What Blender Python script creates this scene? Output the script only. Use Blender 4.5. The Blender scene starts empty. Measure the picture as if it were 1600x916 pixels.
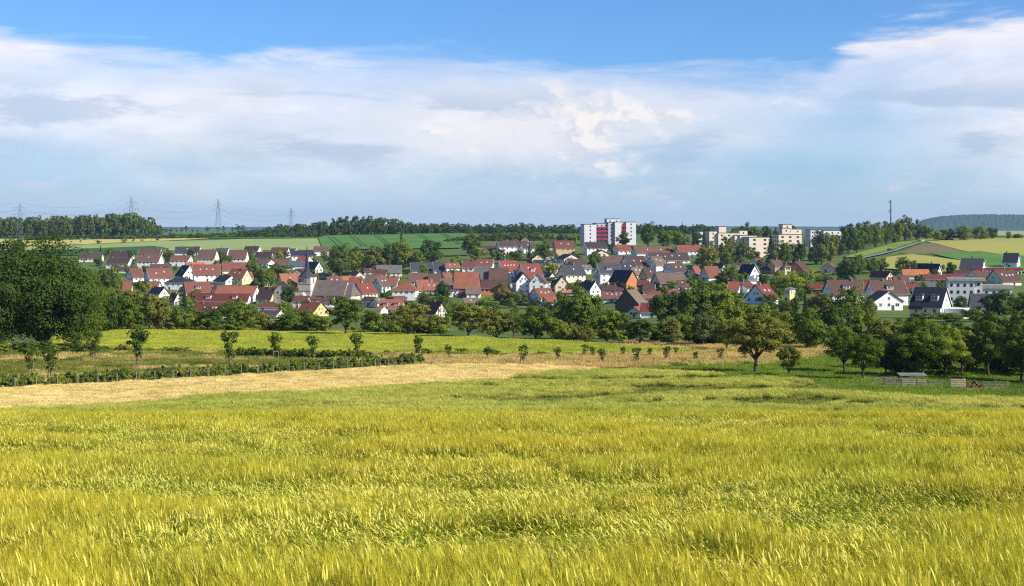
import bpy, bmesh, math, random
import numpy as np
from mathutils import Vector, Matrix
from math import radians, sin, cos, pi
random.seed(7); rng = np.random.default_rng(7)
R = random.Random(11)
scene = bpy.context.scene
COL = scene.collection
F = 2222.0; HOR = 355.0            # focal length in photo pixels, row of the horizon

# ------------------------------------------------------------------ camera
cam_d = bpy.data.cameras.new('camera'); cam = bpy.data.objects.new('camera', cam_d); COL.objects.link(cam)
cam_d.sensor_width = 36.0; cam_d.lens = 36.0 * F / 1600.0
cam_d.shift_y = (HOR - 458.0) / 1600.0
cam_d.clip_start = 0.1; cam_d.clip_end = 40000
cam.location = (0, 0, 0); cam.rotation_euler = (radians(90), 0, 0)
scene.camera = cam

# ------------------------------------------------------------------ light
SUN_EL = radians(33); SUN_AZ = radians(117)       # azimuth clockwise from +Y (view direction)
to_sun = Vector((sin(SUN_AZ) * cos(SUN_EL), cos(SUN_AZ) * cos(SUN_EL), sin(SUN_EL)))
sd = bpy.data.lights.new('sun', 'SUN'); sd.energy = 5.0; sd.angle = radians(0.53); sd.color = (1.0, 0.93, 0.80)
so = bpy.data.objects.new('sun', sd); COL.objects.link(so); so.location = (300, -100, 400)
so.rotation_euler = (-to_sun).to_track_quat('-Z', 'Y').to_euler()
scene.view_settings.view_transform = 'Standard'; scene.view_settings.look = 'None'
scene.view_settings.exposure = 0.55; scene.view_settings.gamma = 1.0
scene.view_settings.use_curve_mapping = False
scene.cycles.max_bounces = 6; scene.cycles.transparent_max_bounces = 4
scene.cycles.diffuse_bounces = 3; scene.cycles.glossy_bounces = 2; scene.cycles.transmission_bounces = 3
scene.cycles.volume_bounces = 0
scene.cycles.use_denoising = False; scene.cycles.filter_width = 1.2

# ------------------------------------------------------------------ sky
world = bpy.data.worlds.new('World'); scene.world = world; world.use_nodes = True
nt = world.node_tree; nt.nodes.clear()
class NB:
    def __init__(s, nt): s.nt = nt
    def n(s, t, **kw):
        nd = s.nt.nodes.new(t)
        for k, v in kw.items(): setattr(nd, k, v)
        return nd
    def val(s, sock, v):
        if isinstance(v, bpy.types.NodeSocket): s.nt.links.new(v, sock)
        else: sock.default_value = v
    def m(s, op, a, b=None, c=None, clamp=False):
        nd = s.n('ShaderNodeMath', operation=op, use_clamp=clamp)
        for i, v in enumerate((a, b, c)):
            if v is not None: s.val(nd.inputs[i], v)
        return nd.outputs[0]
    def sstep(s, x, a, b, lo=0.0, hi=1.0):
        nd = s.n('ShaderNodeMapRange', interpolation_type='SMOOTHSTEP')
        for i, v in enumerate((x, a, b, lo, hi)): s.val(nd.inputs[i], v)
        return nd.outputs[0]
    def noise(s, vec, scale, detail=5, rough=0.55, dist=0.0, lac=2.0):
        nd = s.n('ShaderNodeTexNoise'); s.val(nd.inputs['Vector'], vec)
        nd.inputs['Scale'].default_value = scale; nd.inputs['Detail'].default_value = detail
        nd.inputs['Roughness'].default_value = rough; nd.inputs['Distortion'].default_value = dist
        nd.inputs['Lacunarity'].default_value = lac
        return nd.outputs['Fac']
    def mix(s, f, a, b, mode='MIX'):
        nd = s.n('ShaderNodeMix', data_type='RGBA', blend_type=mode)
        s.val(nd.inputs[0], f); s.val(nd.inputs[6], a); s.val(nd.inputs[7], b)
        return nd.outputs[2]
    def xyz(s, x, y, z):
        nd = s.n('ShaderNodeCombineXYZ')
        for i, v in enumerate((x, y, z)): s.val(nd.inputs[i], v)
        return nd.outputs[0]
    def link(s, a, b): s.nt.links.new(a, b)
W = NB(nt)
SKY_K = 0.10
sky = W.n('ShaderNodeTexSky', sky_type='NISHITA'); sky.sun_disc = False
sky.sun_elevation = SUN_EL; sky.sun_rotation = SUN_AZ
sky.altitude = 300; sky.air_density = 1.0; sky.dust_density = 0.3; sky.ozone_density = 2.0
tc = W.n('ShaderNodeTexCoord'); sep = W.n('ShaderNodeSeparateXYZ'); W.link(tc.outputs['Generated'], sep.inputs[0])
dx, dy, dz = sep.outputs
az = W.m('ARCTAN2', dx, dy)
skyc = W.mix(1.0, sky.outputs[0], (0.41, 0.67, 1.04, 1), 'MULTIPLY')
# cloud sheets: direction on a high layer; the veil's upper edge wanders with the azimuth
zc = W.m('MAXIMUM', dz, 0.0)
inv = W.m('DIVIDE', 1.0, W.m('ADD', zc, 0.06))
lay = W.xyz(W.m('MULTIPLY', dx, inv), W.m('MULTIPLY', dy, inv), 0.0)
flat = W.xyz(W.m('MULTIPLY', az, 1.0), 0.0, W.m('MULTIPLY', dz, 2.6))
fine = W.noise(flat, 13.0, 8, 0.62, 0.35)
wisp = W.noise(W.xyz(W.m('ADD', az, W.m('MULTIPLY', dz, 1.2)), 0.7, W.m('MULTIPLY', dz, 7.0)), 7.0, 7, 0.6, 0.5)
fc = W.n('ShaderNodeFloatCurve'); cv = fc.mapping.curves[0]
def azp(px): return 0.5 + math.atan((px - 800) / F) / (2 * pi) * 5.0      # curve spans 72 degrees, ends run on flat
pts = [(0.0, .125), (azp(-200), .128), (azp(0), .127), (azp(300), .121), (azp(500), .122), (azp(680), .127), (azp(880), .116),
       (azp(1100), .110), (azp(1270), .112), (azp(1330), .133), (azp(1420), .139), (azp(1600), .146), (azp(1800), .140), (1.0, .125)]
cv.points[0].location = pts[0]; cv.points[1].location = pts[-1]
for p in pts[1:-1]: cv.points.new(*p)
fc.mapping.update()
W.val(fc.inputs['Value'], W.m('MULTIPLY_ADD', az, 5.0 / (2 * pi), 0.5, clamp=True))
edge = fc.outputs[0]
below = W.m('SUBTRACT', edge, W.m('ADD', dz, W.m('MULTIPLY_ADD', wisp, 0.075, -0.038)))      # >0 inside the veil
veil = W.sstep(below, -0.003, 0.020)
body = W.sstep(W.noise(W.xyz(az, 3.3, W.m('MULTIPLY', dz, 4.0)), 3.2, 6, 0.55, 0.4), 0.32, 0.58, 0.42, 1.0)
lowfade = W.sstep(dz, 0.01, 0.082, 0.66, 0.94)
def bump(c, w):
    return W.m('POWER', 2.718, W.m('MULTIPLY', W.m('POWER', W.m('DIVIDE', W.m('SUBTRACT', az, c), w), 2.0), -1.0))
gap = W.m('MULTIPLY', W.m('MULTIPLY', bump(0.225, 0.075), W.sstep(dz, 0.005, 0.04)), W.sstep(W.m('ADD', dz, W.m('MULTIPLY_ADD', fine, .05, -.025)), 0.098, 0.07))
gap = W.m('SUBTRACT', 1.0, W.m('MULTIPLY', gap, 0.6))
veil = W.m('MULTIPLY', W.m('MULTIPLY', W.m('MULTIPLY', veil, body), lowfade), gap)
# heaped cloud: crisp noise, strongest towards the middle of the bank
def bump(c, w):
    return W.m('POWER', 2.718, W.m('MULTIPLY', W.m('POWER', W.m('DIVIDE', W.m('SUBTRACT', az, c), w), 2.0), -1.0))
bank = W.m('MULTIPLY', W.sstep(dz, 0.012, 0.05), W.sstep(dz, 0.118, 0.085))
heap = W.m('ADD', bump(0.055, 0.115), W.m('MULTIPLY', bump(-0.15, 0.09), 0.5))
puff = W.noise(W.xyz(az, 1.9, W.m('MULTIPLY', dz, 1.7)), 24.0, 9, 0.60, 0.15)
puff2 = W.noise(W.xyz(W.m('ADD', az, 0.006), 1.9, W.m('MULTIPLY', W.m('ADD', dz, 0.005), 1.7)), 24.0, 9, 0.60, 0.15)
field = W.m('ADD', W.m('MULTIPLY', fine, 0.55), W.m('MULTIPLY', puff, 0.45))
thr = W.m('SUBTRACT', 0.64, W.m('MULTIPLY', heap, 0.15))
cum = W.m('MULTIPLY', W.sstep(W.m('SUBTRACT', field, thr), -0.015, 0.12), bank)
lit = W.sstep(W.m('SUBTRACT', puff, puff2), -0.045, 0.055)  # lit and shaded cloud sides, painted by comparing the shifted noise
glow = W.m('MULTIPLY', W.m('MULTIPLY', bump(0.03, 0.17), W.sstep(W.m('ADD', dz, W.m('MULTIPLY_ADD', fine, .06, -.03)), 0.03, 0.065)), W.sstep(dz, 0.115, 0.085))
low = W.m('MULTIPLY', W.sstep(W.noise(W.xyz(az, 9.1, W.m('MULTIPLY', dz, 3.0)), 26.0, 6, 0.6, 0.2), 0.57, 0.68),
          W.m('MULTIPLY', W.sstep(dz, 0.004, 0.014), W.sstep(dz, 0.045, 0.022)))
high = W.m('MULTIPLY', W.sstep(W.noise(lay, 0.9, 7, 0.6, 0.6), 0.56, 0.78), W.sstep(dz, 0.15, 0.34, 0.0, 0.7))
dark = W.sstep(W.noise(W.xyz(az, 5.5, W.m('MULTIPLY', dz, 6.0)), 7.0, 6, 0.6, 0.3), 0.50, 0.62)
dark = W.m('MULTIPLY', dark, W.m('MULTIPLY', W.sstep(dz, 0.03, 0.055), W.sstep(dz, 0.105, 0.085)))
vc = W.mix(W.sstep(W.m('ADD', dz, W.m('MULTIPLY_ADD', W.noise(W.xyz(az, 6.3, W.m('MULTIPLY', dz, 3.5)), 6.0, 6, 0.55, 0.4), .16, -.08)), 0.015, 0.085), (3.8, 4.6, 5.55, 1), (6.5, 6.3, 6.6, 1))
tex = W.m('MULTIPLY_ADD', W.m('ADD', W.m('MULTIPLY', puff, .4), W.m('MULTIPLY', fine, .6)), .75, .66)
vt = W.n('ShaderNodeVectorMath', operation='SCALE'); W.link(vc, vt.inputs[0]); W.link(tex, vt.inputs['Scale'])
cA = W.mix(veil, skyc, vt.outputs[0])
cA = W.mix(W.m('MULTIPLY', glow, 0.6), cA, (6.5, 6.25, 6.3, 1))
cA = W.mix(W.m('MULTIPLY', dark, 0.6), cA, (2.9, 3.8, 5.2, 1))
cA = W.mix(W.m('MULTIPLY', cum, 0.85), cA, W.mix(lit, (5.0, 5.1, 5.6, 1), (7.0, 6.6, 6.3, 1)))
cA = W.mix(W.m('MULTIPLY', low, 0.5), cA, (5.2, 5.0, 5.3, 1))
cA = W.mix(high, cA, (5.0, 5.0, 5.6, 1))
cA = W.mix(W.sstep(dz, 0.035, -0.01, 0.0, 0.7), cA, (4.2, 4.9, 5.6, 1))
bg = W.n('ShaderNodeBackground'); bg.inputs['Strength'].default_value = SKY_K
W.link(cA, bg.inputs['Color'])
wo = W.n('ShaderNodeOutputWorld'); W.link(bg.outputs[0], wo.inputs['Surface'])

# ------------------------------------------------------------------ terrain function (camera height = 0)
KN = [-80, 0, 10, 25, 45, 62, 80, 100, 140, 190, 250, 330, 400, 550, 700, 850, 1037, 1200, 1500, 1800, 2200, 3000, 6000, 12000]
near = [-2.0, -2.4, -3.5, -5.2, -6.95, -9.25, -11.75, -13.8]
TB = {
 0:    near + [-16.7, -19.0, -21.2, -24.2, -27.5, -36, -40, -34, -26.5, -20, -13, -11, -10, -10, -14, -20],
 400:  near + [-16.7, -19.0, -21.2, -24.2, -28, -38, -42.5, -35, -25, -19, -10, -6.5, -8, -10, -14, -20],
 800:  near + [-16.6, -18.8, -21.0, -24.3, -28, -38, -42, -31, -16, -11, -7, -6, -6, -9, -14, -20],
 1200: near + [-16.1, -18.4, -20.5, -23.8, -27, -31, -29.5, -24, -14.5, -10, -8, -9, -10, -10, -14, -20],
 1600: near + [-16.6, -18.6, -20.4, -23.4, -26.5, -32, -26, -20.3, -11, -8, -9, -12, -16, -14, -14, -20]}
def pchip(x, y, xq):
    x = np.asarray(x, float); y = np.asarray(y, float); h = np.diff(x); dl = np.diff(y) / h
    m = np.zeros_like(y); m[0] = dl[0]; m[-1] = dl[-1]
    for i in range(1, len(x) - 1):
        if dl[i - 1] * dl[i] > 0:
            w1 = 2 * h[i] + h[i - 1]; w2 = h[i] + 2 * h[i - 1]
            m[i] = (w1 + w2) / (w1 / dl[i - 1] + w2 / dl[i])
    k = np.clip(np.searchsorted(x, xq) - 1, 0, len(x) - 2); t = (xq - x[k]) / h[k]
    return ((2*t**3 - 3*t**2 + 1) * y[k] + (t**3 - 2*t**2 + t) * h[k] * m[k] + (-2*t**3 + 3*t**2) * y[k+1] + (t**3 - t**2) * h[k] * m[k+1])
TD = np.concatenate([np.arange(-80, 400, 1.0), np.geomspace(400, 12000, 900)])
CX = [(p - 800) / F for p in (0, 400, 800, 1200, 1600)]
TG = np.stack([pchip(KN, TB[p], TD) for p in (0, 400, 800, 1200, 1600)], 1)
def H(x, y):
    x = np.asarray(x, float); y = np.clip(np.asarray(y, float), -80, 11999)
    u = np.clip(x / np.maximum(y, 40.0), CX[0], CX[-1])
    c = np.clip((u - CX[0]) / (CX[1] - CX[0]), 0, 3.9999); k = c.astype(int); t = c - k; t = t * t * (3 - 2 * t)
    i = np.clip(np.searchsorted(TD, y) - 1, 0, len(TD) - 2); s = (y - TD[i]) / (TD[i + 1] - TD[i])
    a = TG[i, k] * (1 - t) + TG[i, k + 1] * t; b = TG[i + 1, k] * (1 - t) + TG[i + 1, k + 1] * t
    return a * (1 - s) + b * s
def Hs(x, y): return float(H(np.array([x]), np.array([y]))[0])
RAYD = np.concatenate([np.arange(4, 420, 0.5), np.geomspace(420, 6000, 1500)])
def ground(px, py, dmin=0.0):
    """where the sight line through a photo pixel meets the ground, at dmin metres or beyond"""
    u = (px - 800) / F; h = H(u * RAYD, RAYD); z = (HOR - py) / F * RAYD
    ok = np.nonzero((z <= h) & (RAYD >= dmin))[0]
    d = float(RAYD[ok[0]]) if len(ok) else 2500.0
    return Vector((u * d, d, float(H(u * d, d))))
def proj(x, y, z): return 800 + x / y * F, HOR - z / y * F

# ------------------------------------------------------------------ helpers
MATS = {}
def rgba(c): return (c[0], c[1], c[2], 1.0)
def mat(name, col, rough=0.8, var=0.15, scale=3.0, col2=None, bump=0.0, bscale=20.0, spec=0.15, rnd=0.0, trans=0.0, space='Object', metal=0.0):
    if name in MATS: return MATS[name]
    m = bpy.data.materials.new(name); m.use_nodes = True; n = NB(m.node_tree); m.node_tree.nodes.clear()
    t = n.n('ShaderNodeTexCoord')
    vec = t.outputs['Object'] if space == 'Object' else n.n('ShaderNodeNewGeometry').outputs['Position']
    f = n.noise(vec, scale, 5, 0.6)
    c2 = col2 if col2 else tuple(max(0, v * (1 - 2.2 * var)) for v in col)
    c = n.mix(n.sstep(f, 0.35, 0.68), rgba(col), rgba(c2))
    if rnd:
        oi = n.n('ShaderNodeObjectInfo'); hsv = n.n('ShaderNodeHueSaturation')
        n.link(c, hsv.inputs['Color'])
        n.link(n.m('MULTIPLY_ADD', oi.outputs['Random'], 2 * rnd, 1 - rnd), hsv.inputs['Value'])
        n.link(n.m('MULTIPLY_ADD', oi.outputs['Random'], 0.05 * rnd, 0.5 - 0.025 * rnd), hsv.inputs['Hue'])
        c = hsv.outputs[0]
    b = n.n('ShaderNodeBsdfPrincipled'); n.link(c, b.inputs['Base Color']); b.inputs['Roughness'].default_value = rough
    b.inputs['Specular IOR Level'].default_value = spec; b.inputs['Metallic'].default_value = metal
    if bump:
        bp = n.n('ShaderNodeBump'); bp.inputs['Strength'].default_value = bump; bp.inputs['Distance'].default_value = 0.1
        n.link(n.noise(vec, bscale, 4, 0.6), bp.inputs['Height']); n.link(bp.outputs[0], b.inputs['Normal'])
    sh = b.outputs[0]
    if trans:
        tr = n.n('ShaderNodeBsdfTranslucent'); n.link(n.mix(1.0, c, (1.15, 1.2, 0.6, 1), 'MULTIPLY'), tr.inputs['Color'])
        mx = n.n('ShaderNodeMixShader'); mx.inputs[0].default_value = trans
        n.link(sh, mx.inputs[1]); n.link(tr.outputs[0], mx.inputs[2]); sh = mx.outputs[0]
    o = n.n('ShaderNodeOutputMaterial'); n.link(sh, o.inputs['Surface'])
    MATS[name] = m; return m
def leafmat(name, col, tr=0.25, rnd=0.22):
    """foliage: the tint attribute varies the clumps, object random varies the trees"""
    if name in MATS: return MATS[name]
    m = bpy.data.materials.new(name); m.use_nodes = True; n = NB(m.node_tree); m.node_tree.nodes.clear()
    at = n.n('ShaderNodeAttribute', attribute_name='tint'); oi = n.n('ShaderNodeObjectInfo')
    hsv = n.n('ShaderNodeHueSaturation'); hsv.inputs['Color'].default_value = rgba(col)
    v = n.m('MULTIPLY', n.m('MULTIPLY_ADD', at.outputs['Fac'], 0.9, 0.55), n.m('MULTIPLY_ADD', oi.outputs['Random'], 2 * rnd, 1 - rnd))
    n.link(v, hsv.inputs['Value']); n.link(n.m('MULTIPLY_ADD', oi.outputs['Random'], -0.035, 0.515), hsv.inputs['Hue'])
    b = n.n('ShaderNodeBsdfPrincipled'); n.link(hsv.outputs[0], b.inputs['Base Color'])
    b.inputs['Roughness'].default_value = 0.7; b.inputs['Specular IOR Level'].default_value = 0.08
    t = n.n('ShaderNodeBsdfTranslucent'); n.link(n.mix(1.0, hsv.outputs[0], (1.3, 1.3, 0.5, 1), 'MULTIPLY'), t.inputs['Color'])
    mx = n.n('ShaderNodeMixShader'); mx.inputs[0].default_value = tr
    n.link(b.outputs[0], mx.inputs[1]); n.link(t.outputs[0], mx.inputs[2])
    o = n.n('ShaderNodeOutputMaterial'); n.link(mx.outputs[0], o.inputs['Surface'])
    MATS[name] = m; return m
class MB:
    """collects faces for one mesh"""
    def __init__(s): s.v = []; s.f = []; s.mi = []; s.ms = []
    def mslot(s, m):
        if m not in s.ms: s.ms.append(m)
        return s.ms.index(m)
    def poly(s, pts, faces, m):
        k = len(s.v); s.v += [tuple(p) for p in pts]; i = s.mslot(m)
        for f in faces: s.f.append([k + a for a in f]); s.mi.append(i)
    def box(s, x0, x1, y0, y1, z0, z1, m):
        p = [(x, y, z) for z in (z0, z1) for y in (y0, y1) for x in (x0, x1)]
        s.poly(p, [(0, 2, 3, 1), (4, 5, 7, 6), (0, 1, 5, 4), (2, 6, 7, 3), (0, 4, 6, 2), (1, 3, 7, 5)], m)
    def prism(s, prof, x0, x1, m):                  # profile in (y, z), extruded along x
        n = len(prof); p = [(x0, a, b) for a, b in prof] + [(x1, a, b) for a, b in prof]
        f = [tuple(range(n)), tuple(range(2 * n - 1, n - 1, -1))] + [(i, i + n, (i + 1) % n + n, (i + 1) % n) for i in range(n)]
        s.poly(p, f, m)
    def bar(s, a, b, r0, r1, m, n=4):
        a = Vector(a); b = Vector(b); d = (b - a).normalized()
        u = d.orthogonal().normalized(); w = d.cross(u)
        p = [a + (u * cos(2*pi*i/n) + w * sin(2*pi*i/n)) * r0 for i in range(n)] + [b + (u * cos(2*pi*i/n) + w * sin(2*pi*i/n)) * r1 for i in range(n)]
        s.poly(p, [(i, (i+1) % n, (i+1) % n + n, i + n) for i in range(n)] + [tuple(range(n-1, -1, -1)), tuple(range(n, 2*n))], m)
    def mesh(s, name):
        me = bpy.data.meshes.new(name); me.from_pydata(s.v, [], s.f)
        for m in s.ms: me.materials.append(m)
        if len(s.ms) > 1: me.polygons.foreach_set('material_index', s.mi)
        me.update(); return me
    def build(s, name, parent=None, loc=(0, 0, 0), rz=0.0):
        return link(name, s.mesh(name), parent, loc, rz)
def link(name, data, parent=None, loc=(0, 0, 0), rz=0.0, scale=None):
    o = bpy.data.objects.new(name, data); COL.objects.link(o); o.location = loc; o.rotation_euler = (0, 0, rz)
    if scale is not None: o.scale = scale
    if parent: o.parent = parent
    return o
THINGS = []
def tag(o, label, cat, group=None):
    o['label'] = label; o['category'] = cat
    if group: o['group'] = group
    THINGS.append(o); return o
def thing(name, loc, rz, label, cat, group=None, scale=None):
    o = link(name, None, None, loc, rz, scale); o.empty_display_size = 0.5
    return tag(o, label, cat, group)
def quads(name, V, tint, m):
    """V: (n,4,3) array of quads"""
    n = len(V); me = bpy.data.meshes.new(name)
    me.vertices.add(n * 4); me.vertices.foreach_set('co', np.ascontiguousarray(V, np.float32).ravel())
    me.loops.add(n * 4); me.loops.foreach_set('vertex_index', np.arange(n * 4, dtype=np.int32))
    me.polygons.add(n); me.polygons.foreach_set('loop_start', np.arange(0, n * 4, 4, dtype=np.int32))
    me.polygons.foreach_set('loop_total', np.full(n, 4, np.int32))
    a = me.attributes.new('tint', 'FLOAT', 'FACE'); a.data.foreach_set('value', np.ascontiguousarray(tint, np.float32))
    me.materials.append(m); me.update(); me.validate(); return me
def vnoise(x, y, seed=0):
    """smooth lattice noise in 0..1"""
    x = np.asarray(x, float); y = np.asarray(y, float); xi = np.floor(x).astype(np.int64); yi = np.floor(y).astype(np.int64)
    def h(a, b):
        k = (a * 374761393 + b * 668265263 + seed * 1274126177) & 0x7fffffff
        k = ((k ^ (k >> 13)) * 1274126177) & 0x7fffffff
        return ((k ^ (k >> 16)) & 0xffff) / 65535.0
    fx = x - xi; fy = y - yi; fx = fx*fx*(3-2*fx); fy = fy*fy*(3-2*fy)
    return (h(xi, yi)*(1-fx) + h(xi+1, yi)*fx)*(1-fy) + (h(xi, yi+1)*(1-fx) + h(xi+1, yi+1)*fx)*fy

# ------------------------------------------------------------------ ground
g_grass = mat('ground_grass', (0.12, 0.16, 0.028), 0.95, col2=(0.08, 0.12, 0.022), scale=0.05, bump=0.5, bscale=1.5, space='World')
ys = np.concatenate([np.arange(-70, 6, 4.0), 6 * 1.028 ** np.arange(0, 276)])
us = np.linspace(-0.8, 0.8, 141)
Y2, U2 = np.meshgrid(ys, us, indexing='ij'); X2 = U2 * (Y2 + 110); Z2 = H(X2, Y2)
vv = np.stack([X2.ravel(), Y2.ravel(), Z2.ravel()], 1); nr, nc = Y2.shape
ii = (np.arange(nr - 1)[:, None] * nc + np.arange(nc - 1)[None]).ravel()
me = bpy.data.meshes.new('ground'); me.from_pydata(vv.tolist(), [], np.stack([ii, ii + 1, ii + nc + 1, ii + nc], 1).tolist())
me.materials.append(g_grass); me.polygons.foreach_set('use_smooth', [True] * len(me.polygons)); me.update()
gr = link('ground', me); gr['kind'] = 'structure'

def drape(name, pix, m, off=0.1, kind='structure', dens=25, dmin=0.0):
    """a field or road laid on the ground: outline corners are photo pixels taken down to the terrain"""
    P = []
    for i in range(len(pix)):
        a, b = pix[i], pix[(i + 1) % len(pix)]; k = max(1, int(math.hypot(b[0] - a[0], (b[1] - a[1]) * 3) / dens))
        for j in range(k):
            g = ground(a[0] + (b[0] - a[0]) * j / k, a[1] + (b[1] - a[1]) * j / k, dmin); P.append((g.x, g.y, 0))
    bm = bmesh.new(); bm.faces.new([bm.verts.new(p) for p in P]); bmesh.ops.triangulate(bm, faces=bm.faces[:])
    y0 = min(p[1] for p in P); y1 = max(p[1] for p in P); u0 = min(p[0] / p[1] for p in P); u1 = max(p[0] / p[1] for p in P)
    y = y0 * 1.028
    while y < y1:
        bmesh.ops.bisect_plane(bm, geom=bm.verts[:] + bm.edges[:] + bm.faces[:], plane_co=(0, y, 0), plane_no=(0, 1, 0)); y *= 1.028
    u = u0 + 0.015
    while u < u1:
        bmesh.ops.bisect_plane(bm, geom=bm.verts[:] + bm.edges[:] + bm.faces[:], plane_co=(0, 0, 0), plane_no=(1, -u, 0)); u += 0.015
    for v in bm.verts: v.co.z = Hs(v.co.x, v.co.y) + off
    bmesh.ops.recalc_face_normals(bm, faces=bm.faces[:])
    if sum(f.normal.z for f in bm.faces) < 0: bmesh.ops.reverse_faces(bm, faces=bm.faces[:])
    me = bpy.data.meshes.new(name); bm.to_mesh(me); bm.free(); me.materials.append(m)
    o = link(name, me); o['kind'] = kind; return o
def fieldmat(name, c, c2, sc=0.02): return mat(name, c, 0.95, col2=c2, scale=sc, bump=0.6, bscale=0.7, space='World')
f_lt = fieldmat('field_light_green', (0.30, 0.36, 0.12), (0.25, 0.32, 0.10))
f_ye = fieldmat('field_yellow', (0.52, 0.45, 0.12), (0.42, 0.40, 0.10))
f_gn = fieldmat('field_green', (0.10, 0.21, 0.035), (0.075, 0.17, 0.03))
f_dg = fieldmat('field_dark_green', (0.05, 0.12, 0.02), (0.04, 0.09, 0.02))
f_bn = fieldmat('field_brown', (0.19, 0.15, 0.075), (0.15, 0.145, 0.05))
f_yg = fieldmat('field_yellow_green', (0.36, 0.34, 0.075), (0.30, 0.31, 0.065))
lawn_v = fieldmat('verge_grass', (.20, .29, .035), (.14, .21, .03))
asph = mat('asphalt', (0.26, 0.25, 0.24), 0.9, 0.1, 0.3, space='World')
drape('field', [(-160, 383), (330, 376), (420, 372), (560, 368), (500, 391), (260, 392), (-160, 400)], f_lt, 0.25, dmin=900)
drape('field', [(-160, 374), (60, 375), (160, 372), (345, 369.5), (345, 373), (240, 378), (100, 384), (-160, 386)], f_ye, 0.6, dmin=900)
drape('field', [(-160, 394), (90, 391), (240, 385.5), (262, 389), (240, 398), (-160, 404)], f_dg, 0.6, dmin=900)
drape('field', [(140, 368), (330, 364), (520, 365), (730, 364), (720, 389), (505, 392), (497, 373), (345, 374), (150, 371.5)], f_gn, 0.85, dmin=900)
fl = bpy.data.objects['field.003']
for k, (xa, ya, xb, yb) in enumerate([(512, 371, 530, 388), (519, 371, 540, 388), (546, 370, 566, 387), (552, 370, 573, 387), (583, 369, 606, 385), (589, 369, 612, 385), (650, 368, 676, 381), (656, 368, 683, 382), (688, 367, 716, 384), (694, 367, 722, 384)]):
    o = drape('wheel_track', [(xa, ya), (xa + 1.3, ya), (xb + 1.6, yb), (xb, yb)], f_dg, 1.05, dmin=900); del o['kind']; o.parent = fl
drape('field', [(1432, 374.5), (1760, 371), (1760, 410), (1560, 403), (1500, 392)], f_yg, 0.5, dmin=600)
drape('field', [(1458, 379), (1440, 383), (1404, 396), (1425, 398.5), (1500, 396), (1520, 392)], f_bn, 0.3, dmin=600)
drape('field', [(1455, 398), (1530, 394), (1565, 399), (1760, 412), (1760, 440), (1560, 424), (1500, 408)], f_gn, 0.7, dmin=600)
drape('field', [(1385, 404), (1425, 399), (1500, 409), (1560, 424), (1480, 428), (1380, 422)], f_yg, 0.9, dmin=600)
drape('road', [(1342, 405), (1396, 393), (1422, 384.5), (1440, 380), (1443, 380.2), (1427, 385.3), (1400, 394.6), (1350, 406)], asph, 1.1, dmin=600)
drape('grass_verge', [(1318, 404), (1360, 392), (1400, 381), (1434, 377), (1420, 383.5), (1394, 392), (1340, 404.5)], lawn_v, 0.9, dmin=600)
drape('field', [(1300, 367), (1420, 365), (1420, 372), (1300, 374)], f_yg, 0.6, dmin=900)
drape('field', [(1560, 361.5), (1800, 360), (1800, 369), (1540, 369.5)], f_lt, 0.6, dmin=900)
# fields of the near slope
soil_b = mat('barley_soil', (0.16, 0.17, 0.035), 1.0, col2=(0.10, 0.12, 0.025), scale=0.6, bump=0.6, bscale=6, space='World')
soil_m = mat('meadow_soil', (0.34, 0.27, 0.09), 1.0, col2=(0.12, 0.15, 0.035), scale=0.12, bump=0.6, bscale=3, space='World')
soil_g = mat('grain_soil', (0.30, 0.33, 0.05), 1.0, col2=(0.24, 0.29, 0.045), scale=0.08, bump=0.5, bscale=2, space='World')
soil_s = mat('straw_soil', (0.55, 0.42, 0.15), 1.0, col2=(0.36, 0.27, 0.09), scale=0.3, bump=0.5, bscale=3, space='World')
lawn = mat('lawn_grass', (0.16, 0.23, 0.03), 0.95, col2=(0.11, 0.17, 0.025), scale=0.15, bump=0.6, bscale=3, space='World')
BND = [(-400, 666), (-200, 650), (0, 635), (300, 619), (600, 601), (800, 586), (920, 577), (1000, 575.5), (1180, 585), (1350, 603), (1600, 623), (2000, 655)]
STR = [(-400, 645), (-200, 627), (0, 612), (300, 596), (600, 577), (680, 573), (800, 573.5), (930, 577)]
GRN = [(90, 517), (400, 517), (600, 523), (780, 533), (900, 538), (1000, 546), (1090, 552), (900, 556.5), (780, 557), (600, 556), (400, 553), (90, 547)]
def bint(tab, x): return np.interp(x, [p[0] for p in tab], [p[1] for p in tab])
def inpoly(px, py, poly):
    c = np.zeros(len(px), bool); n = len(poly)
    for i in range(n):
        x1, y1 = poly[i]; x2, y2 = poly[(i + 1) % n]
        if y1 == y2: continue
        t = ((y1 > py) != (y2 > py)) & (px < (x2 - x1) * (py - y1) / (y2 - y1) + x1); c ^= t
    return c
MEAD = [(-300, 560), (90, 547), (400, 553), (600, 556), (900, 556.5), (1090, 552), (1000, 545), (930, 540), (1000, 536), (1290, 545), (1290, 556), (1180, 572), (1000, 574), (930, 576), (800, 572.5), (680, 572), (600, 576), (300, 595), (0, 611), (-300, 634)]
LAWN = [(1290, 545), (1290, 556), (1180, 572), (1010, 575), (1000, 586), (1180, 598), (1350, 617), (1600, 637), (1900, 660), (1900, 560), (1600, 548)]
drape('meadow', MEAD, soil_m, 0.05); drape('grain_field', GRN, soil_g, 0.10)
drape('straw_field', STR + [(x, y + 13) for x, y in BND[6:0:-1][1:]] + [(-400, 680)], soil_s, 0.10, dmin=90)
drape('lawn', LAWN, lawn, 0.07)

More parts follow.
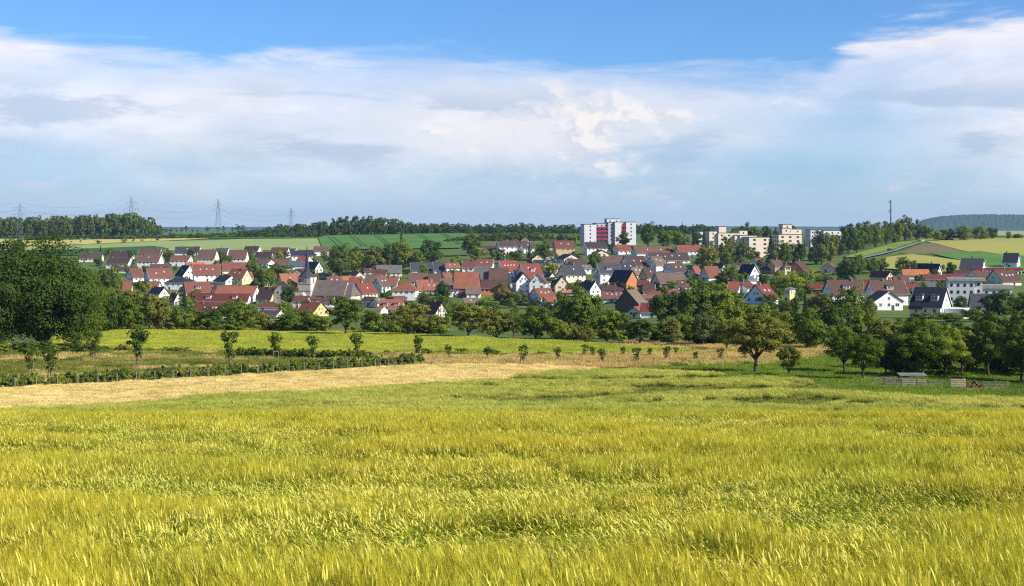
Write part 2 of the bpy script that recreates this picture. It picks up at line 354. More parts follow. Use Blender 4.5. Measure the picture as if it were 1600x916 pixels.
# ------------------------------------------------------------------ buildings
def roofmat(key, c):
    name = 'roof_' + key
    if name in MATS: return MATS[name]
    m = bpy.data.materials.new(name); m.use_nodes = True; n = NB(m.node_tree); m.node_tree.nodes.clear()
    t = n.n('ShaderNodeTexCoord'); oi = n.n('ShaderNodeObjectInfo')
    sp = n.n('ShaderNodeSeparateXYZ'); n.link(t.outputs['Object'], sp.inputs[0])
    off = n.m('MULTIPLY', oi.outputs['Random'], 50.0)
    big = n.noise(n.xyz(n.m('ADD', sp.outputs[0], off), sp.outputs[1], sp.outputs[2]), 0.35, 4, 0.6)
    sm = n.noise(n.xyz(n.m('MULTIPLY', sp.outputs[0], 3.0), off, n.m('MULTIPLY', sp.outputs[2], 4.0)), 1.0, 3, 0.7)
    c1 = n.mix(n.sstep(big, 0.35, 0.7), rgba(c), rgba([v * 0.62 + 0.012 for v in c]))
    c2 = n.mix(n.sstep(sm, 0.4, 0.75), c1, rgba([min(1, v * 1.35 + 0.01) for v in c]))
    hsv = n.n('ShaderNodeHueSaturation'); n.link(c2, hsv.inputs['Color'])
    n.link(n.m('MULTIPLY_ADD', oi.outputs['Random'], 0.5, 0.78), hsv.inputs['Value'])
    b = n.n('ShaderNodeBsdfPrincipled'); n.link(hsv.outputs[0], b.inputs['Base Color']); b.inputs['Roughness'].default_value = 0.85
    b.inputs['Specular IOR Level'].default_value = 0.12
    wv = n.n('ShaderNodeTexWave', wave_type='BANDS', bands_direction='Z'); n.link(t.outputs['Object'], wv.inputs['Vector']); wv.inputs['Scale'].default_value = 1.6
    bp = n.n('ShaderNodeBump'); bp.inputs['Strength'].default_value = 0.5; bp.inputs['Distance'].default_value = 0.08
    n.link(wv.outputs['Fac'], bp.inputs['Height']); n.link(bp.outputs[0], b.inputs['Normal'])
    o = n.n('ShaderNodeOutputMaterial'); n.link(b.outputs[0], o.inputs['Surface'])
    MATS[name] = m; return m
RC = dict(db=(.065, .04, .036), br=(.115, .062, .046), rb=(.155, .058, .040), rd=(.21, .060, .040), og=(.255, .095, .055), bo=(.43, .15, .055),
          dg=(.055, .055, .062), gr=(.12, .115, .115), nv=(.022, .026, .04), tp=(.18, .125, .095), dr=(.15, .038, .03), so=(.10, .13, .19), rp=(.42, .10, .085))
RN = dict(db='dark brown', br='brown', rb='red-brown', rd='red', og='orange-red', bo='bright orange', dg='dark grey', gr='grey', nv='blue-black', tp='taupe', dr='dark red', so='blue-grey', rp='pinkish red')
WC = dict(w=(.80, .79, .77), cr=(.76, .70, .55), ye=(.72, .60, .33), be=(.58, .51, .41), gy=(.56, .56, .57), pk=(.70, .54, .49), ob=(.52, .21, .09),
          bk=(.34, .14, .085), tn=(.55, .39, .23), bl=(.66, .71, .76), bn=(.14, .075, .05), oy=(.72, .48, .18), pe=(.78, .60, .45))
WN = dict(w='white', cr='cream', ye='yellow', be='beige', gy='grey', pk='pink', ob='orange brick', bk='red brick', tn='tan', bl='pale blue', bn='dark wooden', oy='orange-yellow', pe='peach')
def wmat(k): return mat('wall_' + k, WC[k], 0.85, 0.05, 0.5, bump=0.1, bscale=6)
def rmat(k): return roofmat(k, RC[k])
glass = mat('window_glass', (0.025, 0.03, 0.035), 0.12, 0.2, 1.0, spec=0.6)
m_fr = mat('window_frame', (0.75, 0.75, 0.74), 0.6, 0.04)
m_dk = mat('dark_frame', (0.07, 0.06, 0.055), 0.6, 0.1)
m_door = mat('door_wood', (0.13, 0.075, 0.045), 0.6, 0.15, 2)
m_chim = mat('chimney_brick', (0.33, 0.17, 0.12), 0.9, 0.2, 3)
m_met = mat('zinc', (0.42, 0.44, 0.46), 0.5, 0.1, 1, metal=0.3)
m_sky = mat('skylight_glass', (0.55, 0.60, 0.66), 0.15, 0.05, spec=0.9)
def window_mesh(fm):
    b = MB(); t = 0.075
    b.box(-.5, .5, -.05, .06, .5 - t, .5, fm); b.box(-.5, .5, -.09, .06, -.5, -.5 + t, fm)
    b.box(-.5, -.5 + t, -.05, .06, -.5 + t, .5 - t, fm); b.box(.5 - t, .5, -.05, .06, -.5 + t, .5 - t, fm)
    b.box(-.035, .035, -.03, .06, -.5 + t, .5 - t, fm)
    b.box(-.5 + t, .5 - t, -.012, .05, -.5 + t, .5 - t, glass)
    return b.mesh('window')
WM = window_mesh(m_fr); WMD = window_mesh(m_dk)
_b = MB(); _b.box(-.5, .5, -.06, .05, 0, 1, m_door); _b.box(-.58, -.5, -.08, .05, 0, 1.05, m_fr); _b.box(.5, .58, -.08, .05, 0, 1.05, m_fr); _b.box(-.5, .5, -.08, .05, 1, 1.05, m_fr)
DOORM = _b.mesh('door')
_b = MB(); _b.box(-.5, .5, -.5, .5, -1.2, 1, m_chim); _b.box(-.58, .58, -.58, .58, 1, 1.12, m_met); _b.box(-.3, .3, -.3, .3, 1.12, 1.3, m_dk)
CHIM = _b.mesh('chimney')
_b = MB(); _b.box(-.5, .5, -.6, .6, 0, .10, m_dk); _b.box(-.42, .42, -.52, .52, .10, .13, m_sky); SKYL = _b.mesh('skylight')
def windows_on(root, side, L, D, he, z0, rows, cols, ww=1.05, wh=1.25, skip=0.12, M=None, rr=R):
    """windows on one wall: side 'F' (-y), 'L' (-x), 'R' (+x), 'B' (+y)"""
    span = L if side in 'FB' else D
    for r in range(rows):
        for c in range(cols):
            if rr.random() < skip: continue
            t = (-0.5 + (c + 0.5) / cols) * (span - 1.0); z = z0 + r * 2.75 + 1.55
            if z + wh / 2 > he + (0 if side in 'FB' else 20) - 0.1: continue
            loc, rz = {'F': ((t, -D/2, z), 0), 'B': ((t, D/2, z), pi), 'L': ((-L/2, -t, z), -pi/2), 'R': ((L/2, t, z), pi/2)}[side]
            link('window', M or WM, root, loc, rz, (ww * rr.choice((1, 1, 1, 1.5)), 1, wh))
ZF = {'2': (100, 370, 230/1600), '3': (300, 370, 230/1600), '4': (500, 370, 230/1600), '5': (700, 370, 230/1600), '6': (890, 370, 230/1600),
      '7': (1080, 370, 230/1600), '8': (1260, 370, 340/1600), 'a': (860, 320, 240/1600), 'b': (1080, 320, 260/1600), 'p': (0, 0, 1.0)}
HOUSES = []
def house(z, xl, xr, yb, ye, yr, kind, yaw, dep, wall, roof, label, hip=False, sky=0, dorm=0, chim=1, win=True, wrows=None, name='house', cat='house', dkm=False, lower=None, door=True):
    """front wall (kind E: eaves, G: gable) measured in an enlarged view of the photo; depth in metres; yaw in degrees"""
    ox, oy, k = ZF[z]; px = ox + (xl + xr) / 2 * k; py = oy + yb * k
    g = ground(px, py, 400); s = g.y / F * k
    wpx = (xr - xl) * s; he = max(2.0, (yb - ye) * s); hr = max(he + 1.0, (yb - yr) * s)
    L, D = (wpx, dep) if kind == 'E' else (dep, wpx)
    if kind == 'E' : hr = min(hr, he + 0.62 * D)
    a = radians(yaw); front = (L if kind == 'G' else D) / 2
    ctr = Vector((g.x - sin(a) * front, g.y + cos(a) * front, g.z))
    rz = a + (pi / 2 if kind == 'G' else 0)
    root = thing(name, ctr, rz, label, cat, 'houses of the village')
    HOUSES.append((px, py, g.y, label)); root['wd'] = max(L, D)
    wm = wmat(wall); rm = rmat(roof); hd = D / 2; b = MB()
    if hip: b.box(-L/2, L/2, -hd, hd, -4, he, wm)
    else: b.prism([(-hd, -4), (hd, -4), (hd, he), (0, hr), (-hd, he)], -L/2, L/2, wm)
    b.build('wall', root)
    if lower:                                      # a differently built ground storey
        b = MB(); b.box(-L/2 - .03, L/2 + .03, -hd - .03, hd + .03, -4.05, he * 0.93, wmat(lower)); b.build('plinth_wall', root)
    o = 0.45; sl = (hr - he) / hd; t = 0.26; b = MB(); ov = 0.4; q = 0.02
    if hip:
        rl = max(0.3, L/2 - hd * 0.85); E = [(-L/2 - o, -hd - o), (L/2 + o, -hd - o), (L/2 + o, hd + o), (-L/2 - o, hd + o)]
        p = [(x, y, he - .12) for x, y in E] + [(x, y, he + .1) for x, y in E] + [(-rl, 0, hr), (rl, 0, hr)]
        b.poly(p, [(3, 2, 1, 0), (0, 1, 5, 4), (1, 2, 6, 5), (2, 3, 7, 6), (3, 0, 4, 7), (4, 5, 9, 8), (5, 6, 9), (6, 7, 8, 9), (7, 4, 8)], rm)
    else:
        b.prism([(-hd - o, he - sl * o + q), (0, hr + q), (hd + o, he - sl * o + q), (hd + o, he - sl * o + t + q), (0, hr + t + q), (-hd - o, he - sl * o + t + q)], -L/2 - ov, L/2 + ov, rm)
    ro = b.build('roof', root)
    if not hip:
        for sx in (-1, 1):                         # verge boards
            b = MB(); x0 = sx * (L/2 + ov + .012); x0, x1 = sorted((x0, x0 + sx * .05))
            for sy in (-1, 1):
                b.prism([(sy * (hd + o), he - sl * o - .02), (0, hr - .02), (0, hr + t + .04), (sy * (hd + o), he - sl * o + t + .04)][::sy], x0, x1, m_fr if wall in ('w', 'gy') and R.random() < .5 else m_dk)
            b.build('verge_board', ro)
    b = MB(); zg = he - (sl * o if not hip else .1); b.bar((-L/2 - .3, -hd - o - .08, zg + .08), (L/2 + .3, -hd - o - .08, zg + .08), .09, .09, m_met, 6); b.build('gutter', ro)
    ang = math.atan(sl)
    def on_roof(mesh, nm, x, f, side=-1, sc=(1, 1, 1), up=0.0):   # f: 0 eave .. 1 ridge
        y = side * hd * (1 - f); c = link(nm, mesh, ro, (x, y, he + sl * hd * f + t + q + up), 0, sc)
        c.rotation_euler = (ang * (-side), 0, 0); return c
    vis = -1
    if kind == 'G': vis = 1 if yaw > 0 else -1
    for i in range(chim):
        cx = R.uniform(-.32, .32) * L; link('chimney', CHIM, ro, (cx, R.choice((-.5, .5)), hr + .1), 0, (.65, .65, R.uniform(.7, 1.1)))
    if not hip:
        for i in range(sky): on_roof(SKYL, 'skylight', L * (-.36 + .72 * (i + .5) / sky), R.uniform(.45, .6), vis, (.95, 1, 1))
        for i in range(dorm):
            dw = min(2.6, L / (dorm + 1) * .7); x = L * (-.5 + (i + .5) / dorm); f = .28; y = -hd * (1 - f); zf = he + sl * hd * f + t
            dh = 1.5; back = min(dh / max(sl, .2), hd * .68); b = MB()
            b.prism([(y, zf - .5), (y + back, zf + sl * back - .05), (y + back, zf + dh), (y, zf + dh)], x - dw/2, x + dw/2, wm)
            b.prism([(y - .3, zf + dh + .01), (y + back + .3, zf + dh + .31), (y + back + .3, zf + dh + .45), (y - .3, zf + dh + .15)], x - dw/2 - .2, x + dw/2 + .2, rm)
            dd = b.build('dormer', ro)
            link('window', WM, dd, (x - dw * .22, y, zf + .8), 0, (dw * .38, 1, 1.1)); link('window', WM, dd, (x + dw * .22, y, zf + .8), 0, (dw * .38, 1, 1.1))
    if win:
        wmx = WMD if dkm else WM
        rows = wrows or max(1, int((he - .2) / 2.7)); z0 = max(0.0, he - rows * 2.75)
        cols = max(2, int(L / 3.0)); gc = max(2, int(D / 3.4))
        main = 'F' if kind == 'E' else 'L'
        windows_on(root, 'F', L, D, he, z0, rows, cols, M=wmx)
        for sd_ in 'LR': windows_on(root, sd_, L, D, he, z0, rows, gc, M=wmx)
        if kind == 'G': windows_on(root, 'B', L, D, he, z0, rows, cols, M=wmx)
        if not hip and hr - he > 2.6:
            for sd_, sx, rzz in (('L', -1, -pi/2), ('R', 1, pi/2)):
                for yy in ((-.9, .9) if hr - he > 3.6 and D > 8 else (0,)):
                    link('window', wmx, root, (sx * L/2, yy, he + (hr - he) * .33), rzz, (.9, 1, 1.15))
        if door:
            dxx = R.uniform(-.3, .3) * (L if kind == 'E' else D)
            if kind == 'E': link('door', DOORM, root, (dxx, -D/2, -.2), 0, (1.05, 1, 2.1))
            else: link('door', DOORM, root, (-L/2, dxx, -.2), -pi/2, (1.05, 1, 2.1))
    return root, L, D, he, hr
h = house
# left rows
h('2',165,400,275,235,180,'E',4,10,'cr','db','long cream house with dark brown roof, leftmost of the upper row')
h('2',480,715,252,222,165,'E',-6,10,'w','db','white house with dark brown roof behind a longer dark-roofed one, upper left row')
h('2',448,700,347,293,232,'E',-8,10,'w','db','white house with dark flat-pitched roof and four wide windows at far left')
h('2',800,1035,262,190,135,'E',-4,10,'w','br','brown-roofed house showing mostly roof behind the two-storey white one')
h('2',790,1030,347,268,196,'E',-5,11,'w','br','two-storey white house under a broad brown roof in the upper left rows',sky=1)
h('2',1150,1352,322,255,208,'E',-6,10,'w','rb','white house with low red-brown roof right of the tall brown-roofed one',chim=0)
h('2',1205,1462,205,175,112,'E',5,10,'w','dg','dark grey roofed house at the edge of the upper left field',sky=1)
h('3',52,243,306,236,146,'E',-8,11,'cr','br','tall cream house with steep brown roof, upper left rows')
h('2',945,1165,385,345,303,'E',16,9,'w','br','low white house with brown roof between the twin gables and the tall brown roof')
h('2',528,690,395,372,330,'E',-5,9,'cr','db','cream house with dark roof beside the shaded twin gables')
h('2',748,872,500,440,345,'E',38,11,'w','rb','white house with red-brown roof and shaded grey gable, left of a twin')
h('2',930,1190,535,447,350,'E',30,11,'w','rb','white house with wide red-brown roof and shaded grey gable, right of a twin',sky=2)
h('2',1085,1345,580,503,452,'E',-8,11,'w','nv','white villa with low blue-black hipped roof below the twin gables',hip=True)
h('2',1290,1450,470,425,320,'G',34,13,'w','nv','white gable house with blue-black roof in front of the pinkish red roof',sky=1)
h('2',1340,1530,345,315,283,'E',20,10,'w','rp','house with pinkish red roof, upper left of the village')
h('3',25,300,490,412,310,'E',16,12,'w','rb','big white house with large steep red-brown roof, left of village centre',sky=3)
h('2',1012,1170,705,648,555,'G',38,14,'cr','nv','cream gable house with blue-black roof behind the left tree belt')
h('2',600,722,640,590,490,'E',8,10,'cr','og','orange-red roof seen above the left trees beside the big tree')
h('2',890,1000,650,600,495,'E',-10,10,'cr','og','orange-red roofed house just behind the blue-black gable')
h('2',1330,1600,665,605,500,'E',22,12,'be','rb','farmhouse with broad red-brown roof and grey dormer, left village',dorm=1)
h('2',1395,1450,650,615,570,'G',40,8,'ye','nv','tiny yellow gable with black roof beside the dark conifers')
h('2',1200,1285,745,700,620,'G',30,11,'w','dr','narrow white gable with dark red roof at the left tree belt')
h('3',5,350,885,868,730,'E',-8,12,'cr','dr','dark red roof with cream gable dormer above the left tree belt',dorm=1,sky=2)
h('3',20,600,745,718,630,'E',-4,11,'w','dr','very long dark red roof with two white dormers',dorm=2)
h('3',235,672,705,637,545,'E',-8,13,'w','og','long barn with weathered orange-red roof, left village',win=False,name='barn',cat='barn')
h('3',355,515,520,492,430,'G',42,14,'w','nv','low dark-roofed house with bright white triangular gable')
h('3',370,560,522,452,358,'E',-24,10,'ye','og','yellow house with orange-red roof and lit right gable',sky=2)
h('3',335,630,402,365,285,'E',14,11,'cr','rb','long red-brown roof below the white two-storey house')
h('3',388,580,292,236,150,'E',-3,11,'w','br','white house with brown roof and even window band, upper left')
h('3',555,715,203,157,108,'E',-10,10,'w','db','dark brown roofed white house at the field edge')
h('3',245,380,207,180,130,'E',-5,9,'w','dg','small dark grey roofed house between two tall brown roofs')
h('3',5,70,205,165,112,'E',-5,9,'w','db','dark roofed house left of the tall cream one at field edge')
h('3',845,1030,232,182,122,'E',-8,10,'w','br','brown roofed white house, second from the spire along field edge')
h('3',1015,1110,215,170,133,'E',-12,9,'w','rb','small red-brown roofed house left of the spire at field edge')
h('3',682,856,258,226,170,'E',-4,10,'pk','db','pinkish house with dark brown roof behind garden trees')
h('3',700,830,355,287,252,'E',-20,10,'w','rb','white house with low red-brown roof and pale gable, left of the church')
h('3',870,1060,335,297,245,'E',6,10,'gy','br','brown roofed house with tall chimney left of the church')
h('3',1085,1318,262,206,155,'E',10,10,'w','nv','white house with blue-black roof behind the church spire')
h('3',1330,1482,207,158,110,'E',10,10,'w','br','white house with brown roof right of the spire tip')
h('3',1130,1250,300,263,213,'E',-22,9,'cr','rd','cream house with small red roof just left of the spire')
h('3',1045,1230,350,327,270,'E',4,11,'gy','so','long hall with blue-grey solar roof left of the spire',win=False,name='hall',cat='hall')
h('3',1335,1432,392,345,280,'G',40,12,'w','nv','white gable with blue-black roof right of the church spire')
h('3',1030,1112,362,345,315,'G',20,10,'w','db','flat white gable under dark roof in front of the solar hall')
h('3',1105,1222,425,398,352,'G',-10,11,'be','db','beige gable with dark brown roof left of the church tower')
h('3',980,1185,575,500,408,'E',26,11,'be','og','beige house with orange-red roof directly left of the church tower',sky=1)
h('3',885,1110,742,585,490,'G',-16,13,'be','og','tall beige gable house left of church behind the dark round tree')
h('3',690,860,742,682,560,'E',-20,10,'ye','db','house with dark brown roof and yellow sunlit gable left of church')
h('3',718,938,815,772,712,'E',-4,10,'cr','dr','cream house with dark red hipped roof and row of windows',hip=True)
h('3',690,925,905,882,812,'E',-14,10,'w','db','dark purple-brown roof low at the tree belt left of church')
h('3',1110,1345,868,832,715,'E',-34,11,'oy','rd','orange-yellow house with red roof below the church tower')
h('4',120,412,545,512,440,'E',-4,11,'be','bo','bright orange barn roof right behind the church nave',win=False,name='barn',cat='barn')
h('3',1375,1475,455,440,405,'E',0,8,'be','bo','small bright orange roof between tower and trees',win=False)
h('4',318,482,722,618,512,'G',-36,12,'cr','rd','cream gable house with red roof and dormer right of the nave',sky=1)
h('4',395,480,462,420,385,'G',24,10,'cr','rb','cream gable bungalow below the big dark trees')
h('4',540,610,665,570,497,'G',10,10,'w','tp','narrow plain white gable right of the red-roofed gable house')
h('4',665,775,612,535,445,'E',36,10,'w','br','white house with brown roof and shaded grey left gable, village centre',sky=2)
h('4',740,835,560,520,437,'E',-12,9,'w','og','orange-red roof joined behind the brown-roofed centre house')
h('4',785,1040,697,588,498,'E',-6,11,'w','og','white villa with orange-red hipped roof and six dark windows',hip=True,wrows=2)
h('4',640,885,835,792,692,'E',-6,11,'be','og','orange-red roof with two pointed dormers above the tree belt',dorm=2)
h('4',600,665,845,828,770,'E',-20,8,'w','og','small orange shed roof above the tree belt',win=False,name='shed',cat='shed')
h('4',618,885,440,390,315,'E',4,11,'cr','gr','long cream house with grey roof below the big trees')
h('4',1238,1420,406,362,280,'E',8,10,'w','dg','white house with dark grey roof right of the big trees')
h('4',990,1235,400,376,285,'E',6,10,'gy','dg','dark grey roof partly hidden by a light green tree')
h('4',970,1170,562,482,400,'E',4,11,'be','br','beige house with brown roof in the village centre')
h('4',1175,1300,570,502,410,'E',-4,10,'be','br','brown roofed house with small balcony beside the pink gable')
h('4',1280,1375,525,470,398,'G',-24,10,'pk','rb','pink gable house left of the big brick barn')
h('4',1015,1085,612,575,478,'G',-40,13,'w','pe' if False else 'og','white wall and orange-red lean roof behind the hipped villa')
h('4',1345,1440,560,540,460,'E',12,8,'be','tp','low pinkish tile roof touching the big brick barn',win=False,name='shed',cat='shed')
# barns and centre
h('5',62,320,655,556,395,'E',-6,13,'bk','og','big red brick barn with orange-red roof, village centre',win=False,name='barn',cat='barn',chim=0)
h('5',328,640,632,560,477,'E',-4,10,'ob','br','low orange brick barn with brown roof and three small windows',name='barn',cat='barn',dkm=True,chim=0)
h('5',282,452,520,466,315,'E',-4,11,'w','gr','weathered grey barn roof behind the brick barns',win=False,name='barn',cat='barn',chim=0)
h('5',448,640,530,476,350,'E',-4,11,'be','br','plain brown barn roof right of the grey one',win=False,name='barn',cat='barn')
h('5',155,285,392,336,265,'E',-6,10,'w','rb','white house with red-brown roof above the grey barn')
h('5',300,478,385,322,250,'E',-6,10,'w','rb','red-brown roof with two skylights above the grey barn',sky=2)
h('5',590,790,472,372,268,'E',22,13,'w','rd','large red roof with a row of four skylights, village centre',sky=4)
h('5',828,1050,485,416,300,'E',28,12,'w','rd','second large red roof with white dormer beside the double gable',dorm=1,sky=2)
h('5',742,905,622,492,395,'G',10,13,'w','br','white three-storey gable house, left one of the joined pair',wrows=3,chim=0)
h('5',885,1060,632,505,412,'G',-6,13,'w','br','white three-storey gable house, right one of the joined pair',wrows=3,chim=0)
h('5',645,735,562,490,470,'E',-5,8,'w','db','small white flat annex between barn and double gable')
h('5',985,1200,745,668,567,'E',38,11,'bl','rb','pale house with red-brown roof in front of the double gable',sky=3)
h('5',1075,1190,752,732,660,'E',30,8,'w','rd','low bright red roof in front of the pale house',win=False,chim=0)
h('5',1170,1385,203,123,48,'E',12,10,'tn','rb','tan two-storey house with red-brown roof left of the high-rise',sky=2)
h('5',1075,1165,145,100,35,'E',10,9,'w','db','white house with dark roof behind the tan one')
h('5',300,535,185,165,105,'E',-4,11,'be','db','dark roofed bungalow below the left ridge trees')
h('5',432,510,140,104,40,'E',-4,6,'pk','tp','pinkish box-shaped house top above the bungalow',hip=True,win=False,chim=0)
h('5',800,870,75,45,10,'E',-4,6,'pk','tp','small pinkish block on the ridge left of the high-rise',hip=True,win=False,chim=0)
h('5',555,735,192,107,55,'E',14,10,'w','db','white two-storey house with dark roof and eight windows on the upper slope')
h('5',735,800,150,102,50,'E',4,9,'w','db','narrow white house joining two dark-roofed ones on the upper slope')
h('5',820,942,180,128,65,'E',18,10,'w','db','white house with dark roof and shaded gable right of the two-storey one',sky=1)
h('5',915,1052,285,245,195,'G',6,11,'ye','db','yellow broad gable with low dark roof')
h('5',950,1180,330,302,258,'E',10,10,'w','nv','long blue-black roof beneath the yellow gable',sky=1)
h('5',1255,1440,295,242,195,'G',24,12,'cr','nv','broad cream gable with blue-black roof below the tan house')
h('5',1310,1520,352,307,248,'E',16,10,'w','db','white house with dark purple roof above the cream dark-roofed one')
h('5',1270,1510,495,417,315,'E',26,11,'cr','dg','cream house with big dark grey roof and shaded gable, centre right',sky=1)
h('5',1168,1325,602,530,430,'G',4,11,'pe','db','peach gable house with dark roof left of the centre conifer')
h('5',1100,1180,480,440,395,'G',20,10,'bl','dg','pale gable with dark grey roof beside the peach house')
h('5',1232,1520,650,626,588,'E',-4,9,'be','bo','low bright orange roof peeping over the tree belt',win=False,chim=0)
h('5',585,670,265,235,195,'G',24,10,'w','db','small white gable under dark roof amid the slope trees')
h('5',1070,1150,250,215,180,'E',10,8,'w','db','small dark roof hidden by slope trees',win=False)
# centre right
h('6',180,422,198,123,65,'E',20,10,'w','db','white house with dark roof just below the high-rise')
h('6',282,426,218,185,150,'G',10,11,'pe','db','peach broad gable with low dark roof below the high-rise')
h('6',520,690,193,150,92,'E',26,10,'bl','rd','pale house with red roof at the foot of the high-rise')
h('6',715,1155,212,180,112,'E',18,10,'w','br','long white house with brown roof right below the high-rise',sky=2)
h('6',1190,1450,203,156,97,'E',12,10,'w','rd','white house with long red roof right of the high-rise')
h('6',865,1320,302,256,178,'E',14,11,'w','db','row of dark brown roofed houses with white skylights',sky=4)
h('6',355,585,335,292,220,'E',6,10,'be','br','brown roofed house behind the grey apartment house')
h('6',640,888,385,318,215,'E',30,12,'w','db','white house with dark brown roof and three-window gable',sky=2)
h('6',925,1070,372,310,222,'E',34,11,'w','tp','white house with taupe roof and two skylights',sky=2)
r_, L_, D_, he_, hr_ = h('6',330,548,545,396,295,'E',14,12,'w','dg','grey-white apartment house with dark grey roof and balconies',dorm=1)
for zz in (2.2, 5.0, 7.8):
    b = MB(); b.box(-L_/2 - 2.2, -L_/2 - .01, -3, 1.5, zz, zz + .18, m_met); b.box(-L_/2 - 2.2, -L_/2 - 2.1, -3, 1.5, zz + .18, zz + 1.1, m_met)
    b.box(-L_/2 - 2.1, -L_/2 - .01, -3, -2.9, zz + .18, zz + 1.1, m_met); b.build('balcony', r_)
h('6',560,735,440,380,290,'E',10,11,'gy','dg','dark grey roof right of the grey apartment house',sky=2)
h('6',600,770,588,490,374,'G',34,15,'ob','nv','barn with black roof and orange brick gable',win=False,name='barn',cat='barn',chim=0)
h('6',748,850,500,440,345,'G',-36,12,'tn','db','tan gable house with dark roof right of the black-roofed barn',sky=1)
h('6',975,1296,575,505,402,'E',16,13,'be','tp','long barn with taupe roof and beige stone wall',win=False,name='barn',cat='barn',chim=0)
h('6',1125,1302,442,382,296,'E',30,11,'w','db','white house with dark roof and shaded gable above the taupe barn',sky=2)
h('6',1302,1368,442,390,325,'G',-24,11,'pk','rd','small pink gable with red roof, centre right')
h('6',1398,1520,485,440,330,'G',-38,14,'gy','rb','grey gable house with patched red-brown roof above the tree belt')
h('6',215,350,665,575,485,'G',26,11,'w','nv','white gable house with black roof above the central tree belt')
h('6',352,580,620,602,535,'E',-4,10,'bn','db','dark brown barn roof left of the taupe barn',win=False,name='barn',cat='barn')
h('6',355,560,715,692,605,'E',-6,10,'cr','rb','red-brown roof with skylights above the central tree belt',sky=3)
h('6',735,872,800,735,588,'E',42,14,'bn','tp','steep taupe barn roof above the central tree belt',win=False,name='barn',cat='barn',chim=0)
h('6',620,775,880,845,768,'G',-30,12,'cr','rd','cream gable with orange-red roof low in the central tree belt')
h('6',775,965,880,862,735,'E',-10,10,'w','dr','dark red roof in the central tree belt')
h('6',845,1010,692,640,602,'E',-6,9,'ob','rb','low orange brick building right of the taupe steep roof')
h('6',1015,1270,660,632,585,'E',-4,9,'be','rb','low long red-brown roof above the right-centre trees',win=False)
# right
h('7',632,755,482,405,310,'G',24,12,'w','nv','bright white gable house with black roof, right of centre')
h('7',745,862,402,362,290,'E',-36,10,'ob','db','house with dark roof and orange-red sunlit gable')
h('7',905,1015,410,320,258,'E',20,9,'tn','br','brown roofed tan house with yellow front wing')
h('7',1017,1085,412,325,300,'E',10,7,'ye','br','yellow block wing beside the brown roofed tan house',hip=True)
h('7',1198,1312,405,372,272,'E',40,12,'bk','br','brown roofed house with red-brown shaded gable, right of the yellow wing')
h('7',635,750,330,300,238,'G',-30,10,'w','rb','red-brown roofed house below the beige apartments')
h('7',470,610,355,330,290,'E',-4,9,'w','db','dark roof between garden trees, right of centre')
h('7',335,380,370,340,300,'G',20,12,'cr','db','small cream gable with dark roof among trees')
h('7',595,735,605,590,500,'E',34,11,'bl','rb','red-brown roof with pale blue gable behind the bright red roof')
h('7',555,720,520,500,435,'E',24,11,'w','so','grey-blue solar roof above the bright red one')
h('7',795,972,735,670,527,'E',36,12,'bl','rd','pale blue house with bright red roof and double skylight',sky=2)
h('7',1015,1072,712,575,565,'E',-30,7,'ye','gr','pale yellow box-like stair tower beside the bright red roof',hip=True,chim=0)
h('7',400,510,625,602,500,'E',-16,10,'w','rd','red roof with chimney above the right-centre tree belt')
h('7',1412,1560,395,350,290,'G',-22,12,'pk','rb','pink gable house with red-brown roof on the right slope')
h('8',12,170,420,390,355,'E',-4,10,'bn','dr','long dark red roof of a wooden hall at the right tree belt',win=False)
h('8',185,430,515,422,326,'E',8,11,'w','br','white house with brown roof and glazed dormer, left of two alike',dorm=1,chim=2)
h('8',500,755,505,422,326,'E',8,11,'w','br','white house with brown roof and glazed dormer, right of two alike',dorm=1,chim=2)
h('8',430,500,430,410,330,'E',-10,9,'w','rd','red roof between the two brown-roofed dormer houses')
h('8',752,830,430,405,345,'E',-10,9,'be','rd','red roof right of the second brown-roofed dormer house')
r_, L_, D_, he_, hr_ = h('8',500,715,542,478,408,'G',8,10,'w','dg','modern white low house with split roof and awnings',chim=0)
aw = mat('awning_cloth', (.72, .64, .45), .9, .05)
for sy in (-1, 1):
    b = MB(); y0 = sy * D_/2; b.prism([(y0, 2.5), (y0 + sy * 3, 2.1), (y0 + sy * 3, 2.18), (y0, 2.58)][::sy], -L_/2, -L_/2 + 5, aw); b.build('awning', r_)
r_, L_, D_, he_, hr_ = h('8',762,985,602,516,383,'E',-32,12,'w','nv','large new white house with black roof and balcony at right',dorm=2,sky=2,chim=0)
b = MB(); b.box(-L_/2, -L_/2 + 4.5, -D_/2 - 1.8, -D_/2 - .01, 2.7, 2.9, m_met); b.box(-L_/2, -L_/2 + 4.5, -D_/2 - 1.8, -D_/2 - 1.72, 2.9, 3.9, m_dk); b.build('balcony', r_)
b = MB(); b.box(L_/2 + .02, L_/2 + 6, -2, 4.5, -4, 2.9, wmat('w')); b.box(L_/2 + .02, L_/2 + 6.2, -2.2, 4.7, 2.9, 3.15, m_fr); b.build('garage', r_)
h('8',1225,1450,580,522,430,'E',-12,11,'w','dg','white house with wide dark grey roof below the flat apartment block',dorm=1)
h('8',582,655,325,300,258,'G',24,13,'ye','dr','pale yellow gable with dark red roof, right village')
h('8',718,905,312,286,245,'E',-6,10,'w','bo','orange roofed house in front of the right fields')
h('8',952,1006,290,255,203,'G',38,13,'w','nv','white gable with black roof before the right green field')
h('8',1130,1285,270,237,165,'E',-30,11,'w','dg','dark grey roofed house with white lit gable before the green field')
h('8',1445,1545,232,190,125,'E',-28,12,'w','nv','white house with black roof at the right edge above the rooftops')
h('8',870,1058,345,320,285,'E',-6,10,'be','dr','dark red long roof left of the flat apartment block')
h('8',1065,1235,325,305,278,'E',-4,10,'be','dr','dark red roof behind the flat apartment block')
h('8',1258,1395,352,332,255,'E',26,11,'w','br','brown roof with orange gable front behind the flat block')
